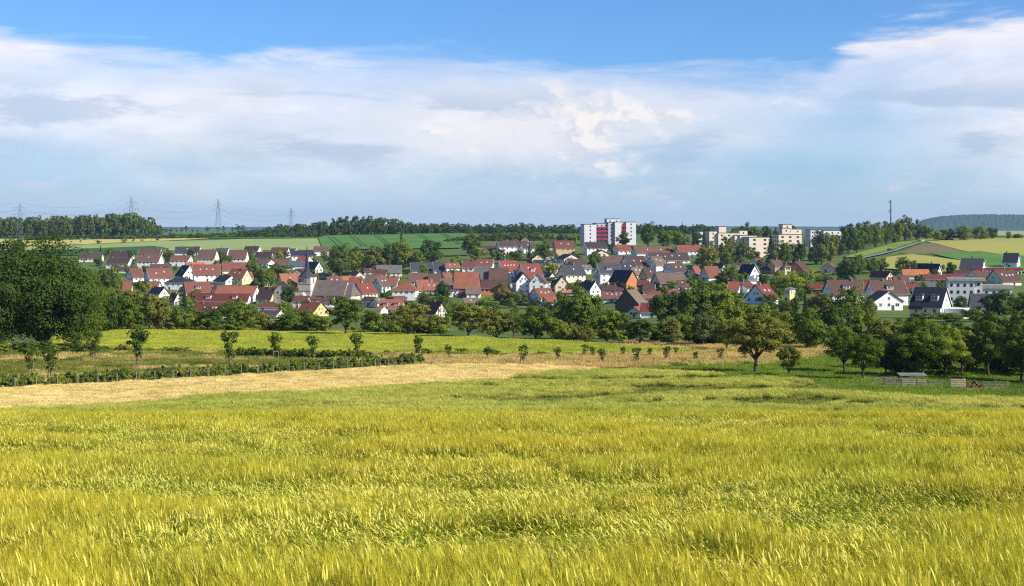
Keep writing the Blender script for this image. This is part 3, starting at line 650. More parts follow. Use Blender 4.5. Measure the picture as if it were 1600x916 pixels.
h('8',1425,1600,362,342,250,'E',22,12,'cr','br','brown roof with a row of four skylights at right edge',sky=4)
h('8',1115,1200,300,280,250,'E',-10,9,'w','db','small dark roof behind the flat block')
h('8',650,755,360,330,300,'E',-8,9,'w','rb','red-brown roof beside the pale yellow gable')
h('8',835,1010,400,380,335,'E',-4,11,'gy','gr','low grey roofed building left of the flat apartment block',win=False)

# half-timbered house: cream gable with a dark timber grid
r_, L_, D_, he_, hr_ = h('4',1242,1405,880,846,720,'G',30,13,'cr','dr','half-timbered gable house with dark red roof at the tree belt',win=False)
tim = mat('timber', (.055, .035, .025), .9, .2, 2)
xx = -L_/2 - .02
def beam(a, c, w=.11):
    b = MB(); b.bar((xx, a[0], a[1]), (xx, c[0], c[1]), w, w, tim, 4); b.build('timber_beam', r_)
for zz in np.arange(0, hr_ - 1.2, 1.35):
    hw = D_/2 * min(1, (hr_ - zz) / (hr_ - he_)); beam((-hw + .1, zz), (hw - .1, zz))
for yy in np.arange(-D_/2 + .2, D_/2, 1.25):
    beam((yy, -1), (yy, he_ + (hr_ - he_) * (1 - abs(yy) / (D_/2)) - .15))
for sy in (-1, 1): beam((sy * D_ * .42, 0), (sy * D_ * .12, hr_ * .55))
for yy in (-1.1, 1.1): link('window', WM, r_, (xx - .1, yy, he_ + 1.4), -pi/2, (.9, 1, 1.1))

# church: tower with flared spire, clock and belfry openings, nave with tall windows and a polygonal choir
cw = mat('church_plaster', (.66, .59, .50), .9, .07, .4, bump=.1, bscale=5); m_sl = roofmat('slate', (.05, .053, .060)); rnave = roofmat('nave', (.15, .115, .10)); trim = mat('sandstone', (.42, .31, .24), .9, .1, 1)
px, py = 300 + 1240 * 230/1600, 370 + 735 * 230/1600
g = ground(px, py, 400); s = g.y / F * 230/1600
ch = thing('church', g + Vector((0, 3.5, 0)), radians(-17), 'village church with cream tower, slender slate spire and long brown-roofed nave', 'church')
tw = 156 * s / 2; th = (735 - 440) * s; tip = (735 - 58) * s
b = MB(); b.box(-tw, tw, -tw, tw, -5, th, cw); tower = b.build('tower', ch)
b = MB()
for zz in ((735 - 592) * s, (735 - 517) * s, th - .25): b.box(-tw - .14, tw + .14, -tw - .14, tw + .14, zz, zz + .3, trim)
b.build('string_course', tower)
def ring(r, z, n=8, sq=0.0):
    out = []
    for i in range(n):
        a = 2 * pi * (i + .5) / n; q = 1 / max(abs(cos(a)), abs(sin(a))) * .92 if sq else 1
        out.append((r * (1 + (q - 1) * sq) * cos(a), r * (1 + (q - 1) * sq) * sin(a), z))
    return out
levels = [(tw * 1.24, th + .06, 1), (tw * 1.2, th + .3, 1), (tw * .92, th + (tip - th) * .07, .7), (tw * .54, th + (tip - th) * .14, .3), (tw * .33, th + (tip - th) * .24, 0), (tw * .15, th + (tip - th) * .62, 0), (.06, tip - 1.2, 0)]
b = MB(); P = []; Fc = []
for r0, z0, q in levels: P += ring(r0, z0, 8, q)
for k in range(len(levels) - 1):
    for i in range(8): Fc.append((k * 8 + i, k * 8 + (i + 1) % 8, k * 8 + 8 + (i + 1) % 8, k * 8 + 8 + i))
Fc += [tuple(range(7, -1, -1)), tuple(range(len(P) - 8, len(P)))]
b.poly(P, Fc, m_sl); spire = b.build('spire', tower)
b = MB(); b.bar((0, 0, tip - 1.4), (0, 0, tip + .6), .09, .05, m_met, 6); b.bar((-.45, 0, tip), (.45, 0, tip), .05, .05, m_met); b.build('weather_cross', spire)
zcl = (735 - 478) * s
b = MB(); b.bar((-tw * .5, -tw - .02, zcl), (-tw * .5, -tw - .16, zcl), .95, .95, m_dk, 24); b.bar((-tw * .5, -tw - .17, zcl), (-tw * .5, -tw - .21, zcl + .72), .07, .05, mat('gold', (.75, .55, .15), .35, .05, metal=.8)); b.bar((-tw * .5, -tw - .17, zcl), (-tw * .5 + .45, -tw - .21, zcl), .07, .05, MATS['gold']); b.build('clock', tower)
for sx in (-.17, .17, ):
    b = MB(); b.box(.12 * tw + sx * tw - .3, .12 * tw + sx * tw + .3, -tw - .03, -tw + .1, zcl - 1.3, zcl + 1.2, m_door)
    for q in range(5): b.box(.12 * tw + sx * tw - .28, .12 * tw + sx * tw + .28, -tw - .1, -tw - .04, zcl - 1.1 + q * .45, zcl - .95 + q * .45, trim)
    b.build('belfry_louvre', tower)
b = MB(); b.box(tw - .1, tw + .03, -.6, .6, zcl - 1.3, zcl + 1.2, m_door); b.build('belfry_louvre', tower)
nl = 410 * s; nd = 11.0; he_ = (735 - 632) * s; hr_ = (735 - 483) * s; x0 = tw + .3 - 2.0
nav = link('nave', None, ch, (x0 + nl / 2, 3.2, 0)); nav.empty_display_size = .5
b = MB(); b.prism([(-nd/2, -5), (nd/2, -5), (nd/2, he_), (0, hr_), (-nd/2, he_)], -nl/2, nl/2, cw); b.build('nave_wall', nav)
b = MB(); sl = (hr_ - he_) / (nd/2); b.prism([(-nd/2 - .5, he_ - sl * .5 + .02), (0, hr_ + .02), (nd/2 + .5, he_ - sl * .5 + .02), (nd/2 + .5, he_ - sl * .5 + .35), (0, hr_ + .35), (-nd/2 - .5, he_ - sl * .5 + .35)], -nl/2 - .3, nl/2 + .3, rnave); b.build('nave_roof', nav)
for i in range(7):
    x = -nl/2 + (i + .6) * nl / 7.2
    b = MB(); b.box(x - .62, x + .62, -nd/2 - .05, -nd/2 + .1, he_ - 5.6, he_ - 1.1, glass); b.box(x - .8, x - .63, -nd/2 - .09, -nd/2 + .1, he_ - 5.8, he_ - .9, trim); b.box(x + .63, x + .8, -nd/2 - .09, -nd/2 + .1, he_ - 5.8, he_ - .9, trim); b.box(x - .62, x + .62, -nd/2 - .09, -nd/2 + .1, he_ - 1.09, he_ - .9, trim); b.build('tall_window', nav)
cx = nl/2 + .35; A = [(cx, -4.4), (cx + 3.6, -4.4), (cx + 6, -1.8), (cx + 6, 1.8), (cx + 3.6, 4.4), (cx, 4.4)]
b = MB(); b.poly([(x, y, -5) for x, y in A] + [(x, y, he_ - .3) for x, y in A], [(i, (i + 1) % 6, (i + 1) % 6 + 6, i + 6) for i in range(6)] + [(11, 10, 9, 8, 7, 6)][:1], cw); b.build('choir_wall', nav)
b = MB(); A2 = [(cx, -4.9), (cx + 3.8, -4.9), (cx + 6.5, -2), (cx + 6.5, 2), (cx + 3.8, 4.9), (cx, 4.9)]
b.poly([(x, y, he_ - .28) for x, y in A2] + [(cx, 0, he_ + (hr_ - he_) * .8), (cx + 2.6, 0, he_ + (hr_ - he_) * .8)], [(0, 1, 7, 6), (1, 2, 7), (2, 3, 7), (3, 4, 7), (4, 5, 6, 7), (0, 6, 5), (5, 4, 3, 2, 1, 0)], rnave); b.build('choir_roof', nav)
b = MB(); b.poly([(-tw*.1 + 1.5*cos(a), -tw + 1.2*sin(a) - .02, z) for z in (-4, 5.2) for a in np.linspace(pi, 2*pi, 6)] + [(-tw*.1, -tw - .02, 6.6)], [(i, i+1, i+7, i+6) for i in range(5)] + [(6+i, 7+i, 12) for i in range(5)], cw); b.build('stair_turret', tower)

# flat-roofed apartment buildings
ap_w = mat('apartment_white', (.62, .62, .63), .85, .04, .3); ap_g = mat('apartment_grey', (.42, .44, .48), .85, .05, .3)
ap_b = mat('apartment_beige', (.66, .565, .45), .85, .04, .3); ap_r = mat('balcony_red', (.36, .02, .045), .7, .1, .5); flat_r = mat('flat_roof', (.10, .10, .105), .9, .1, .5)
def block(root, x0, x1, y0, y1, hh, m, rows=0, cols=0, side=2, z0=1.0, dz_=2.8, ww=1.0):
    b = MB(); b.box(x0, x1, y0, y1, -6, hh, m); w = b.build('wing', root)
    b = MB(); b.box(x0 - .2, x1 + .2, y0 - .2, y1 + .2, hh + .004, hh + .4, flat_r); b.build('roof_edge', w)
    for r in range(rows):
        z = hh - 1.6 - r * dz_
        for c in range(cols): link('window', WMD, w, (x0 + (x1 - x0) * (c + .5) / cols, y0, z), 0, (ww, 1, 1.2))
        for c in range(side): link('window', WMD, w, (x0, y0 + (y1 - y0) * (c + .5) / side, z), -pi/2, (ww * .8, 1, 1.2))
    return w
def apart(z, xc, yb, yaw, label, name='apartment_building'):
    ox, oy, k = ZF[z]; g = ground(ox + xc * k, oy + yb * k, 400)
    return thing(name, g, radians(yaw), label, 'building', 'apartment buildings above the village'), g.y / F * k
r_, s = apart('a', 600, 425, 12, 'white high-rise with dark red balconies on the ridge'); X = lambda v: (v - 600) * s; Z = lambda v: (425 - v) * s
block(r_, X(345), X(474), 0, 11, Z(207), ap_w, 5, 1, 3)
w = block(r_, X(474) + .02, X(606), 2.2, 11, Z(197), ap_g, 5, 3, 0)
for q in range(5):
    b = MB(); zz = Z(248 + q * 40.5); b.box(X(476), X(604), .5, .65, zz, zz + 1.25, ap_r); b.box(X(476), X(604), .66, 2.19, zz, zz + .2, ap_g); b.build('balcony', w)
block(r_, X(606) + .02, X(672), 1.0, 12, Z(188), ap_g, 5, 1, 1)  # middle wing in shade: the shade is put into its grey wall colour
w = block(r_, X(672) + .02, X(740), -1.0, 12, Z(183), ap_w, 0, 0, 2)
block(r_, X(793) + .02, X(900), -1.0, 12, Z(183), ap_w, 5, 1, 0)
w2 = block(r_, X(740) + .02, X(793), 0.6, 12, Z(184), ap_g, 5, 1, 0)
for q in range(6):
    b = MB(); zz = Z(232 + q * 40); b.box(X(742), X(791), -.9, -.75, zz, zz + 1.3, ap_r); b.box(X(742), X(791), -.74, .59, zz, zz + .2, ap_g); b.build('balcony', w2)
block(r_, X(600), X(738), 3, 10, Z(150), ap_w, 1, 2, 1)
b = MB(); b.bar((X(695), 5, Z(148)), (X(695), 5, Z(128)), .08, .05, m_met); b.build('aerial', r_)
r_, s = apart('b', 320, 440, 14, 'long beige apartment block, left of the two beige ones'); X = lambda v: (v - 320) * s; Z = lambda v: (440 - v) * s
block(r_, X(175), X(255), 2, 14, Z(258), ap_b, 5, 1, 3)
block(r_, X(257), X(480), 0, 13, Z(275), ap_b, 4, 3, 2, ww=1.6); block(r_, X(280), X(355), 3, 10, Z(212), ap_b, 1, 0, 1)
block(r_, X(410), X(505), -3, -.02, Z(298), ap_b, 4, 1, 0); block(r_, X(492), X(575), 3, 10, Z(252), ap_b, 1, 1, 1)
r_, s = apart('b', 660, 505, 14, 'beige apartment block standing forward of the left one'); X = lambda v: (v - 660) * s; Z = lambda v: (505 - v) * s
block(r_, X(550), X(768), 0, 11, Z(316), ap_b, 5, 2, 3, ww=1.9); block(r_, X(525), X(700), 11.02, 16, Z(300), ap_b, 1, 2, 1)
r_, s = apart('b', 960, 440, 14, 'beige apartment block with stepped roof, right of the tall spruce'); X = lambda v: (v - 960) * s; Z = lambda v: (440 - v) * s
block(r_, X(832), X(1072), 0, 11, Z(290), ap_b, 5, 3, 3, ww=1.9); block(r_, X(980), X(1142), 11.02, 22, Z(238), ap_b, 5, 2, 2)
block(r_, X(888), X(970), 3, 9, Z(230), ap_b, 1, 1, 1); block(r_, X(950), X(1045), 12, 19, Z(192), ap_b, 1, 1, 1)
b = MB()
for q in range(3): b.bar((X(960 + q * 30), 14, Z(192)), (X(960 + q * 30), 14, Z(178 - 4 * q)), .07, .04, m_met)
b.build('aerial', r_)
r_, s = apart('b', 1300, 400, 10, 'pale grey apartment block, rightmost on the ridge'); X = lambda v: (v - 1300) * s; Z = lambda v: (400 - v) * s
block(r_, X(1150), X(1270), 2, 12, Z(245), ap_w, 4, 3, 2); block(r_, X(1272), X(1450), 0, 12, Z(250), ap_w, 4, 3, 2)
r_, s = apart('b', 75, 385, 12, 'white narrow apartment house half hidden by conifers'); X = lambda v: (v - 75) * s; Z = lambda v: (385 - v) * s
block(r_, X(60), X(150), 0, 9, Z(262), ap_w, 4, 2, 2)
r_, s = apart('8', 1165, 505, -12, 'white flat-roofed apartment block in the right village'); X = lambda v: (v - 1165) * s; Z = lambda v: (505 - v) * s
block(r_, X(1048), X(1235), 0, 10, Z(328), ap_w, 3, 4, 0); block(r_, X(1237), X(1292), 1.5, 9, Z(322), ap_w, 3, 1, 0)
b = MB(); b.box(X(1044), X(1312), -.5, 10.5, Z(326), Z(308), mat('roof_gravel', (.38, .35, .31), .9, .1, .5)); b.build('roof_slab', r_)
r_, s = apart('8', 1400, 445, -10, 'white flat-roofed house right of the flat apartment block'); X = lambda v: (v - 1400) * s; Z = lambda v: (445 - v) * s
block(r_, X(1302), X(1508), 0, 9, Z(385), ap_w, 1, 4, 1)
b = MB(); b.box(X(1296), X(1516), -.6, 9.6, Z(384), Z(358), MATS['roof_gravel']); b.build('roof_slab', r_)
r_, s = apart('8', 1410, 275, -6, 'long low flat building with red roof edge at right'); X = lambda v: (v - 1410) * s; Z = lambda v: (275 - v) * s
w = block(r_, X(1250), X(1580), 0, 12, Z(245), ap_w, 1, 12, 1); b = MB(); b.box(X(1245), X(1585), -.5, -.21, Z(246), Z(230), ap_r); b.build('fascia', w)

# ------------------------------------------------------------------ trees
bark = mat('bark', (.10, .075, .05), .95, .25, 4, bump=.5, bscale=12)
LT = dict(mid=leafmat('leaf_mid', (.130, .178, .019)), dark=leafmat('leaf_dark', (.072, .112, .018)), light=leafmat('leaf_light', (.20, .25, .024)),
          olive=leafmat('leaf_olive', (.150, .165, .028)), grey=leafmat('leaf_grey', (.115, .14, .045)), blue=leafmat('leaf_conifer', (.030, .060, .022)), brown=leafmat('leaf_brown', (.17, .125, .045)), purple=leafmat('leaf_purple', (.04, .022, .026)))
def leaf_quads(C, N, size, jit, g):
    """C: centres, N: preferred normals -> irregular leaf-spray quads"""
    n = len(C); N = N + g.normal(0, jit, (n, 3)); N /= np.linalg.norm(N, axis=1)[:, None] + 1e-9
    a = np.cross(N, g.normal(0, 1, (n, 3))); a /= np.linalg.norm(a, axis=1)[:, None] + 1e-9; b = np.cross(N, a)
    sa = size * g.uniform(.6, 1.4, (n, 1)); sb = size * g.uniform(.35, .8, (n, 1))
    return np.stack([C - a * sa, C + b * sb + a * sa * g.uniform(-.3, .3, (n, 1)), C + a * sa, C - b * sb + a * sa * g.uniform(-.3, .3, (n, 1))], 1)
def crown_mesh(kind, n, leaf, seed, h0=.22, clumps=40):
    """unit tree: 1 high, crown 1 wide; foliage gathered in clumps on limbs, gaps between"""
    g = np.random.default_rng(seed); cc = []; cr = []
    if kind == 'cone':
        V = []; T = []
        tiers = 13
        for t in range(tiers):
            f = t / (tiers - 1); z = h0 * .5 + (1 - h0 * .5) * f; rad = .5 * (1 - f) ** .85 + .015; k = max(4, int(15 * (1 - f) + 4))
            for j in range(k):
                a = 2 * pi * (j + g.uniform(-.4, .4)) / k; rr = rad * g.uniform(.72, 1.1); m = max(4, int(n / tiers / 11))
                q = g.uniform(.1, 1, m) ** .6; C = np.stack([cos(a) * rr * q, sin(a) * rr * q, z - .30 * rr * q + g.normal(0, .008, m)], 1) + g.normal(0, .018, (m, 3))
                V.append(leaf_quads(C, np.tile([cos(a) * .7, sin(a) * .7, .7], (m, 1)), leaf, .35, g)); T.append(np.clip(g.normal(.45, .12) + (q - .6) * .3, 0, 1))
        return np.concatenate(V), np.concatenate(T)
    while len(cc) < clumps:
        p = g.uniform(-1, 1, 3)
        if kind == 'vase': ok = np.linalg.norm(p) < 1 and np.linalg.norm(p[:2]) < .22 + .42 * (p[2] + 1) and p[2] > -.95
        elif kind == 'round': ok = np.linalg.norm(p) < 1
        elif kind == 'open': ok = np.linalg.norm(p * np.array([1, 1, 1.0])) < 1 and np.linalg.norm(p[:2]) > .15 - .3 * p[2]
        elif kind == 'tall': ok = np.linalg.norm(p[:2]) < (1 - abs(p[2] + .1) ** 2.2) ** .5 if abs(p[2] + .1) < 1 else False
        else: ok = np.linalg.norm(p) < 1 and p[2] > -.6
        if not ok: continue
        r = np.linalg.norm(p)
        if r < .38 and g.random() < .8: continue
        w = 1.0 + .16 * sin(3 * math.atan2(p[1], p[0]) + seed) + .10 * sin(5 * p[2] + seed * 2)
        p = p * min(1.0, .86 * w)
        cc.append(p); cr.append(g.uniform(.16, .30) * (.8 if kind == 'open' else 1))
    hz = (1 - h0) / 2; V = []; T = []; m = int(n / clumps)
    for p, r in zip(cc, cr):
        d = g.normal(0, 1, (m, 3)); d /= np.linalg.norm(d, axis=1)[:, None]
        d[:, 2] = np.abs(d[:, 2]) * np.where(g.random(m) < .72, 1, -1)
        q = r * g.uniform(.45, 1, (m, 1)) ** .5
        C = (p + d * q * np.array([1.05, 1.05, .8])) * np.array([.5, .5, hz]) + np.array([0, 0, h0 + hz])
        N = d + .45 * p / (np.linalg.norm(p) + .1)
        V.append(leaf_quads(C, N, leaf, .38, g)); T.append(np.clip(g.normal(.5, .16) + g.normal(0, .10, m), 0, 1))
    return np.concatenate(V), np.concatenate(T)
def trunk_mesh(name, h0, rad, top, seed, limbs=5, spread=.3):
    g = random.Random(seed); b = MB(); lean = g.uniform(-.03, .03)
    b.bar((0, 0, -.06), (0, 0, .02), rad * 1.7, rad * 1.15, bark, 8); b.bar((0, 0, .02), (lean, 0, h0 * .95), rad * 1.15, rad * .85, bark, 8)
    b.bar((lean, 0, h0 * .93), (lean * 2, 0, top), rad * .85, rad * .2, bark, 6)
    for i in range(limbs):
        a = 2 * pi * i / limbs + g.uniform(-.4, .4); z = h0 * g.uniform(.85, 1.2); r = spread * g.uniform(.7, 1.1)
        p1 = (lean + cos(a) * r * .55, sin(a) * r * .55, z + (top - z) * .35); p2 = (lean + cos(a) * r, sin(a) * r, z + (top - z) * g.uniform(.65, .9))
        b.bar((lean, 0, z * .92), p1, rad * .55, rad * .35, bark, 5); b.bar(p1, p2, rad * .35, rad * .08, bark, 5)
    return b.mesh(name)
PROTO = {}
def proto(key, kind, n, leaf, seed, h0, clumps, rad, top=.8, limbs=5, spread=.3):
    V, T = crown_mesh(kind, n, leaf, seed, h0, clumps)
    PROTO.setdefault(key, []).append((quads('crown', V, T, LT['mid']), trunk_mesh('trunk', h0, rad, top, seed, limbs, spread)))
for i in range(6): proto('round', 'round', 5200, .029, 20 + i, .015, 64, .026)
for i in range(4): proto('fruit', 'open', 7000, .022, 40 + i, .20, 76, .028, .8, 6, .34)
for i in range(3): proto('fine', 'open', 15000, .0160, 50 + i, .24, 120, .026, .85, 7, .38)
for i in range(3): proto('spruce', 'cone', 4200, .026, 60 + i, .06, 0, .022, .97, 0)
for i in range(3): proto('tall', 'tall', 4200, .029, 70 + i, .03, 64, .03, .85)
for i in range(3): proto('bush', 'bush', 1500, .05, 80 + i, -.12, 26, .03, .6, 4)
for i in range(3): proto('far', 'round', 420, .06, 90 + i, .08, 18, .03)
proto('big', 'round', 52000, .0115, 105, .04, 230, .026, .85, 8, .36)
proto('big', 'round', 44000, .0120, 106, .04, 210, .026, .85, 8, .36)
for i in range(3): proto('sapling', 'vase', 950, .036, 110 + i, .26, 34, .014, .9, 6, .30)
TREES = []
def tree_at(kind, loc, w, hgt, tone, label, name, cat, group, rz=None):
    cm, tm = R.choice(PROTO[kind])
    t = thing(name, loc, R.uniform(0, 6.28) if rz is None else rz, label, cat, group, (w, w, hgt))
    c = link('crown', cm, t); c.material_slots[0].link = 'OBJECT'; c.material_slots[0].material = LT[tone]
    link('trunk', tm, t); return t
TNAME = dict(round='broadleaf_tree', fruit='fruit_tree', fine='fruit_tree', spruce='conifer', tall='slender_tree', bush='shrub', far='field_tree', big='broadleaf_tree', sapling='young_tree')
TWORD = dict(round='broadleaf tree', fruit='spreading fruit tree', fine='spreading fruit tree', spruce='pointed conifer', tall='upright tree', bush='low shrub', far='small tree', big='huge broadleaf tree', sapling='young tree')
TONEW = dict(mid='green', dark='dark green', light='bright light green', olive='olive green', grey='grey-green', blue='blackish green', brown='brownish', purple='dark purple')
def tree(px, py, w, hh, kind='round', tone='mid', where=None, label=None, group='trees in and around the village', dmin=0):
    g = ground(px, py, dmin); s = g.y / F
    if where is None:
        best = min(HOUSES, key=lambda q: abs(q[0] - px) + 1.5 * abs(q[1] - py) + (12 if q[3] in USED and USED[q[3]] > 2 else 0))
        USED[best[3]] = USED.get(best[3], 0) + 1
        lab = best[3].split(' in front')[0].split(',')[0].split(' above ')[0].split(' with ')
        ref = (lab[0] + (' with ' + lab[1] if len(lab) > 1 else '')).split(' behind ')[0].split(' and ')[0].split(' beside ')[0].split(' between ')[0].split(' below ')[0]
        rel = 'in front of' if py > best[1] + 4 else ('behind' if py < best[1] - 4 else ('right of' if px > best[0] else 'left of'))
        where = ' '.join(f'{rel} the {ref}'.split()[:11]).rstrip(',')
    g.z -= .15
    return tree_at(kind, g, w * s, hh * s, tone, label or f'{TONEW[tone]} {TWORD[kind]} {where}', TNAME[kind], 'shrub' if kind == 'bush' else 'tree', group)
USED = {}
V = [ # village trees: x, base row, width, height (photo pixels), kind, tone
 (157,395,5,12,'spruce','blue'),(154,416,16,15,'round','mid'),(204,411,11,22,'round','dark'),(251,413,11,22,'tall','light'),(262,413,17,24,'round','dark'),(299,410,12,24,'round','dark'),
 (168,500,56,86,'round','dark'),(218,517,78,66,'round','olive'),(180,520,46,60,'round','mid'),(276,512,40,34,'round','mid'),(288,487,13,38,'spruce','blue'),(299,482,11,26,'spruce','blue'),(217,458,20,20,'fruit','dark'),
 (345,411,17,22,'round','dark'),(391,407,15,18,'round','mid'),(437,405,14,14,'round','light'),(397,440,28,34,'round','mid'),(411,455,34,42,'round','mid'),(437,434,44,24,'round','mid'),(424,447,22,26,'round','olive'),
 (452,480,29,42,'round','dark'),(445,496,34,26,'round','mid'),(372,514,62,48,'round','mid'),(306,514,40,32,'round','olive'),(470,510,46,30,'round','olive'),(405,470,14,12,'bush','mid'),
 (530,436,46,56,'round','dark'),(553,430,36,46,'round','mid'),(583,428,48,46,'round','olive'),(607,426,38,46,'round','dark'),(626,424,42,50,'round','mid'),(627,420,16,58,'spruce','blue'),(672,416,42,42,'round','dark'),(654,424,26,34,'round','mid'),
 (661,436,18,24,'tall','light'),(712,424,26,24,'round','light'),(601,474,16,22,'round','dark'),(581,445,18,16,'round','mid'),(692,472,26,32,'round','dark'),(688,483,32,24,'round','mid'),(664,480,30,22,'round','mid'),(715,508,44,38,'round','light'),
 (735,400,30,34,'round','dark'),(747,408,32,24,'round','light'),(710,437,24,18,'round','mid'),(783,406,20,18,'round','dark'),(806,408,28,18,'round','dark'),(850,408,30,34,'round','mid'),(827,404,12,22,'spruce','blue'),(897,388,12,24,'round','light'),
 (862,434,24,27,'round','light'),(864,450,20,18,'round','dark'),(930,424,27,31,'round','mid'),(784,476,40,34,'round','brown'),(812,478,34,24,'round','mid'),(890,462,18,20,'tall','mid'),(945,390,18,14,'round','dark'),
 (974,385,24,24,'round','dark'),(1012,386,27,40,'round','dark'),(1040,386,32,30,'round','mid'),(1062,388,32,30,'round','mid'),(1084,386,9,30,'spruce','blue'),(1066,382,8,34,'spruce','blue'),(1103,420,38,40,'round','olive'),(1100,392,14,30,'spruce','blue'),
 (956,392,22,12,'round','dark'),(1008,462,18,14,'round','mid'),(1026,456,18,16,'round','mid'),(985,470,20,26,'round','mid'),(1135,418,30,50,'tall','olive'),(1112,416,30,38,'round','grey'),(1156,412,28,40,'round','grey'),(1172,408,20,24,'round','mid'),(1181,405,18,13,'round','purple'),(1204,412,24,46,'spruce','blue'),
 (1227,414,28,38,'round','mid'),(1245,412,32,36,'round','dark'),(1257,402,6,30,'spruce','blue'),(1265,402,6,26,'spruce','blue'),(1283,414,36,56,'round','grey'),(1297,408,32,44,'round','olive'),(1312,400,28,34,'round','dark'),
 (1135,450,40,32,'round','dark'),(1160,446,24,22,'round','mid'),(1193,450,20,24,'round','dark'),(1235,460,52,36,'round','light'),(1264,455,42,34,'round','light'),(1288,450,30,24,'round','mid'),(1212,452,24,22,'round','mid'),
 (1200,486,38,28,'round','dark'),(1226,490,34,20,'round','dark'),(1243,494,15,38,'tall','dark'),(1258,496,15,40,'spruce','blue'),(1276,500,34,44,'round','brown'),(1240,470,14,12,'bush','light'),
 (1326,398,32,50,'round','dark'),(1350,390,32,46,'round','dark'),(1338,396,30,46,'round','mid'),(1368,388,30,42,'round','mid'),(1384,384,24,40,'round','dark'),(1400,380,26,38,'round','mid'),(1415,378,30,42,'round','grey'),(1432,376,24,32,'round','dark'),(1448,374,24,24,'round','mid'),
 (1326,446,44,48,'round','dark'),(1344,426,26,30,'round','mid'),(1362,428,24,26,'round','mid'),(1377,426,22,22,'round','olive'),(1412,426,24,26,'round','mid'),(1427,426,16,20,'round','dark'),(1445,426,18,16,'round','mid'),(1486,432,18,24,'round','dark'),(1470,430,16,18,'round','mid'),
 (1480,376,34,20,'round','dark'),(1506,376,34,24,'round','mid'),(1532,375,28,22,'round','mid'),(1550,374,24,19,'round','dark'),(1576,374,9,14,'tall','mid'),(1590,373,18,8,'round','dark'),(1466,377,22,18,'round','mid'),
 (1324,512,56,58,'round','mid'),(1286,508,46,50,'round','olive'),(1355,505,30,40,'round','mid'),(1596,484,32,26,'round','dark'),(1560,516,56,52,'round','dark'),(1598,516,54,44,'round','dark'),(1483,518,60,16,'round','mid'),(1522,514,46,24,'round','mid'),(1440,518,50,18,'round','olive'),
 (1165,382,26,34,'round','dark'),(1180,382,24,30,'round','mid'),(1197,380,22,28,'round','dark'),(1150,380,22,28,'tall','mid'),(1213,376,14,20,'round','dark'),(1235,366,20,16,'round','dark'),(1090,384,24,22,'round','dark'),
 (1085,508,64,70,'round','mid'),(1040,514,58,60,'round','dark'),(1120,510,68,66,'round','mid'),(1058,500,46,44,'round','mid'),(910,520,70,62,'round','mid'),(880,516,50,44,'round','mid'),(760,508,50,42,'round','mid'),(735,512,42,36,'round','light'),(840,510,46,34,'round','olive'),
 (330,455,10,9,'bush','mid'),(470,450,12,10,'bush','mid'),(575,478,16,14,'round','dark'),(560,484,18,14,'round','mid'),(620,486,20,14,'bush','mid'),(640,482,18,14,'bush','dark'),(955,440,14,12,'bush','mid'),(1105,470,40,30,'round','dark'),(1150,480,34,26,'round','mid'),(1390,452,18,16,'round','olive'),(1405,446,12,14,'round','mid'),(1470,460,16,18,'round','olive'),(1440,446,16,14,'round','mid')]
for v in V: tree(*v, dmin=400)
# infill: garden trees and shrubs between the houses, where gardens lie on the slope
kept = [(q[0], q[1]) for q in HOUSES]; no = 0; tries = 0
while no < 46 and tries < 6000:                    # sheds, garages and back houses that show as bits of roof between the gardens
    tries += 1; px = R.uniform(285, 1120); py = R.uniform(425, 482); k_ = [(abs(px - a) + 2.0 * abs(py - c), l_) for (a, c, d_, l_) in HOUSES]; mn = min(k_)
    if mn[0] < 17: continue
    wv = R.uniform(14, 26); rf = R.choice(('br', 'rb', 'db', 'tp', 'rb', 'dr', 'og')); wl = R.choice(('w', 'be', 'cr', 'w', 'gy')); no += 1
    ref = mn[1].split(' with ')[0].split(',')[0].split(' behind ')[0].split(' beside ')[0].split(' above ')[0].split(' below ')[0].split(' in ')[0]
    house('p', px - wv / 2, px + wv / 2, py, py - R.uniform(7, 11), py - R.uniform(14, 18), 'E', R.uniform(-25, 30), R.uniform(7, 9), wl, rf, f'{WN[wl]} outbuilding with {RN[rf]} roof near the {" ".join(ref.split()[:7])}', name='outbuilding', cat='outbuilding', chim=R.choice((0, 1)), sky=R.choice((0, 0, 1, 2)))
kept = [(q[0], q[1]) for q in HOUSES] + [(v[0], v[1]) for v in V]
n_in = 0; tries = 0
while n_in < 240 and tries < 9000:
    tries += 1
    px = R.uniform(110, 1595); lo = 398 if px < 700 else (392 if px < 1300 else 428); py = R.uniform(lo, 488)
    if px < 200 and py > 430: continue
    if min(abs(px - a) + 1.6 * abs(py - c) for a, c in kept) < 8: continue
    kept.append((px, py)); n_in += 1; hh = R.uniform(7, 17) * (1.25 if py > 450 else 1)
    tree(px, py, hh * R.uniform(.8, 1.4), hh, R.choice(('round', 'round', 'round', 'bush', 'tall')), R.choice(('mid', 'dark', 'mid', 'olive', 'light')), dmin=400)
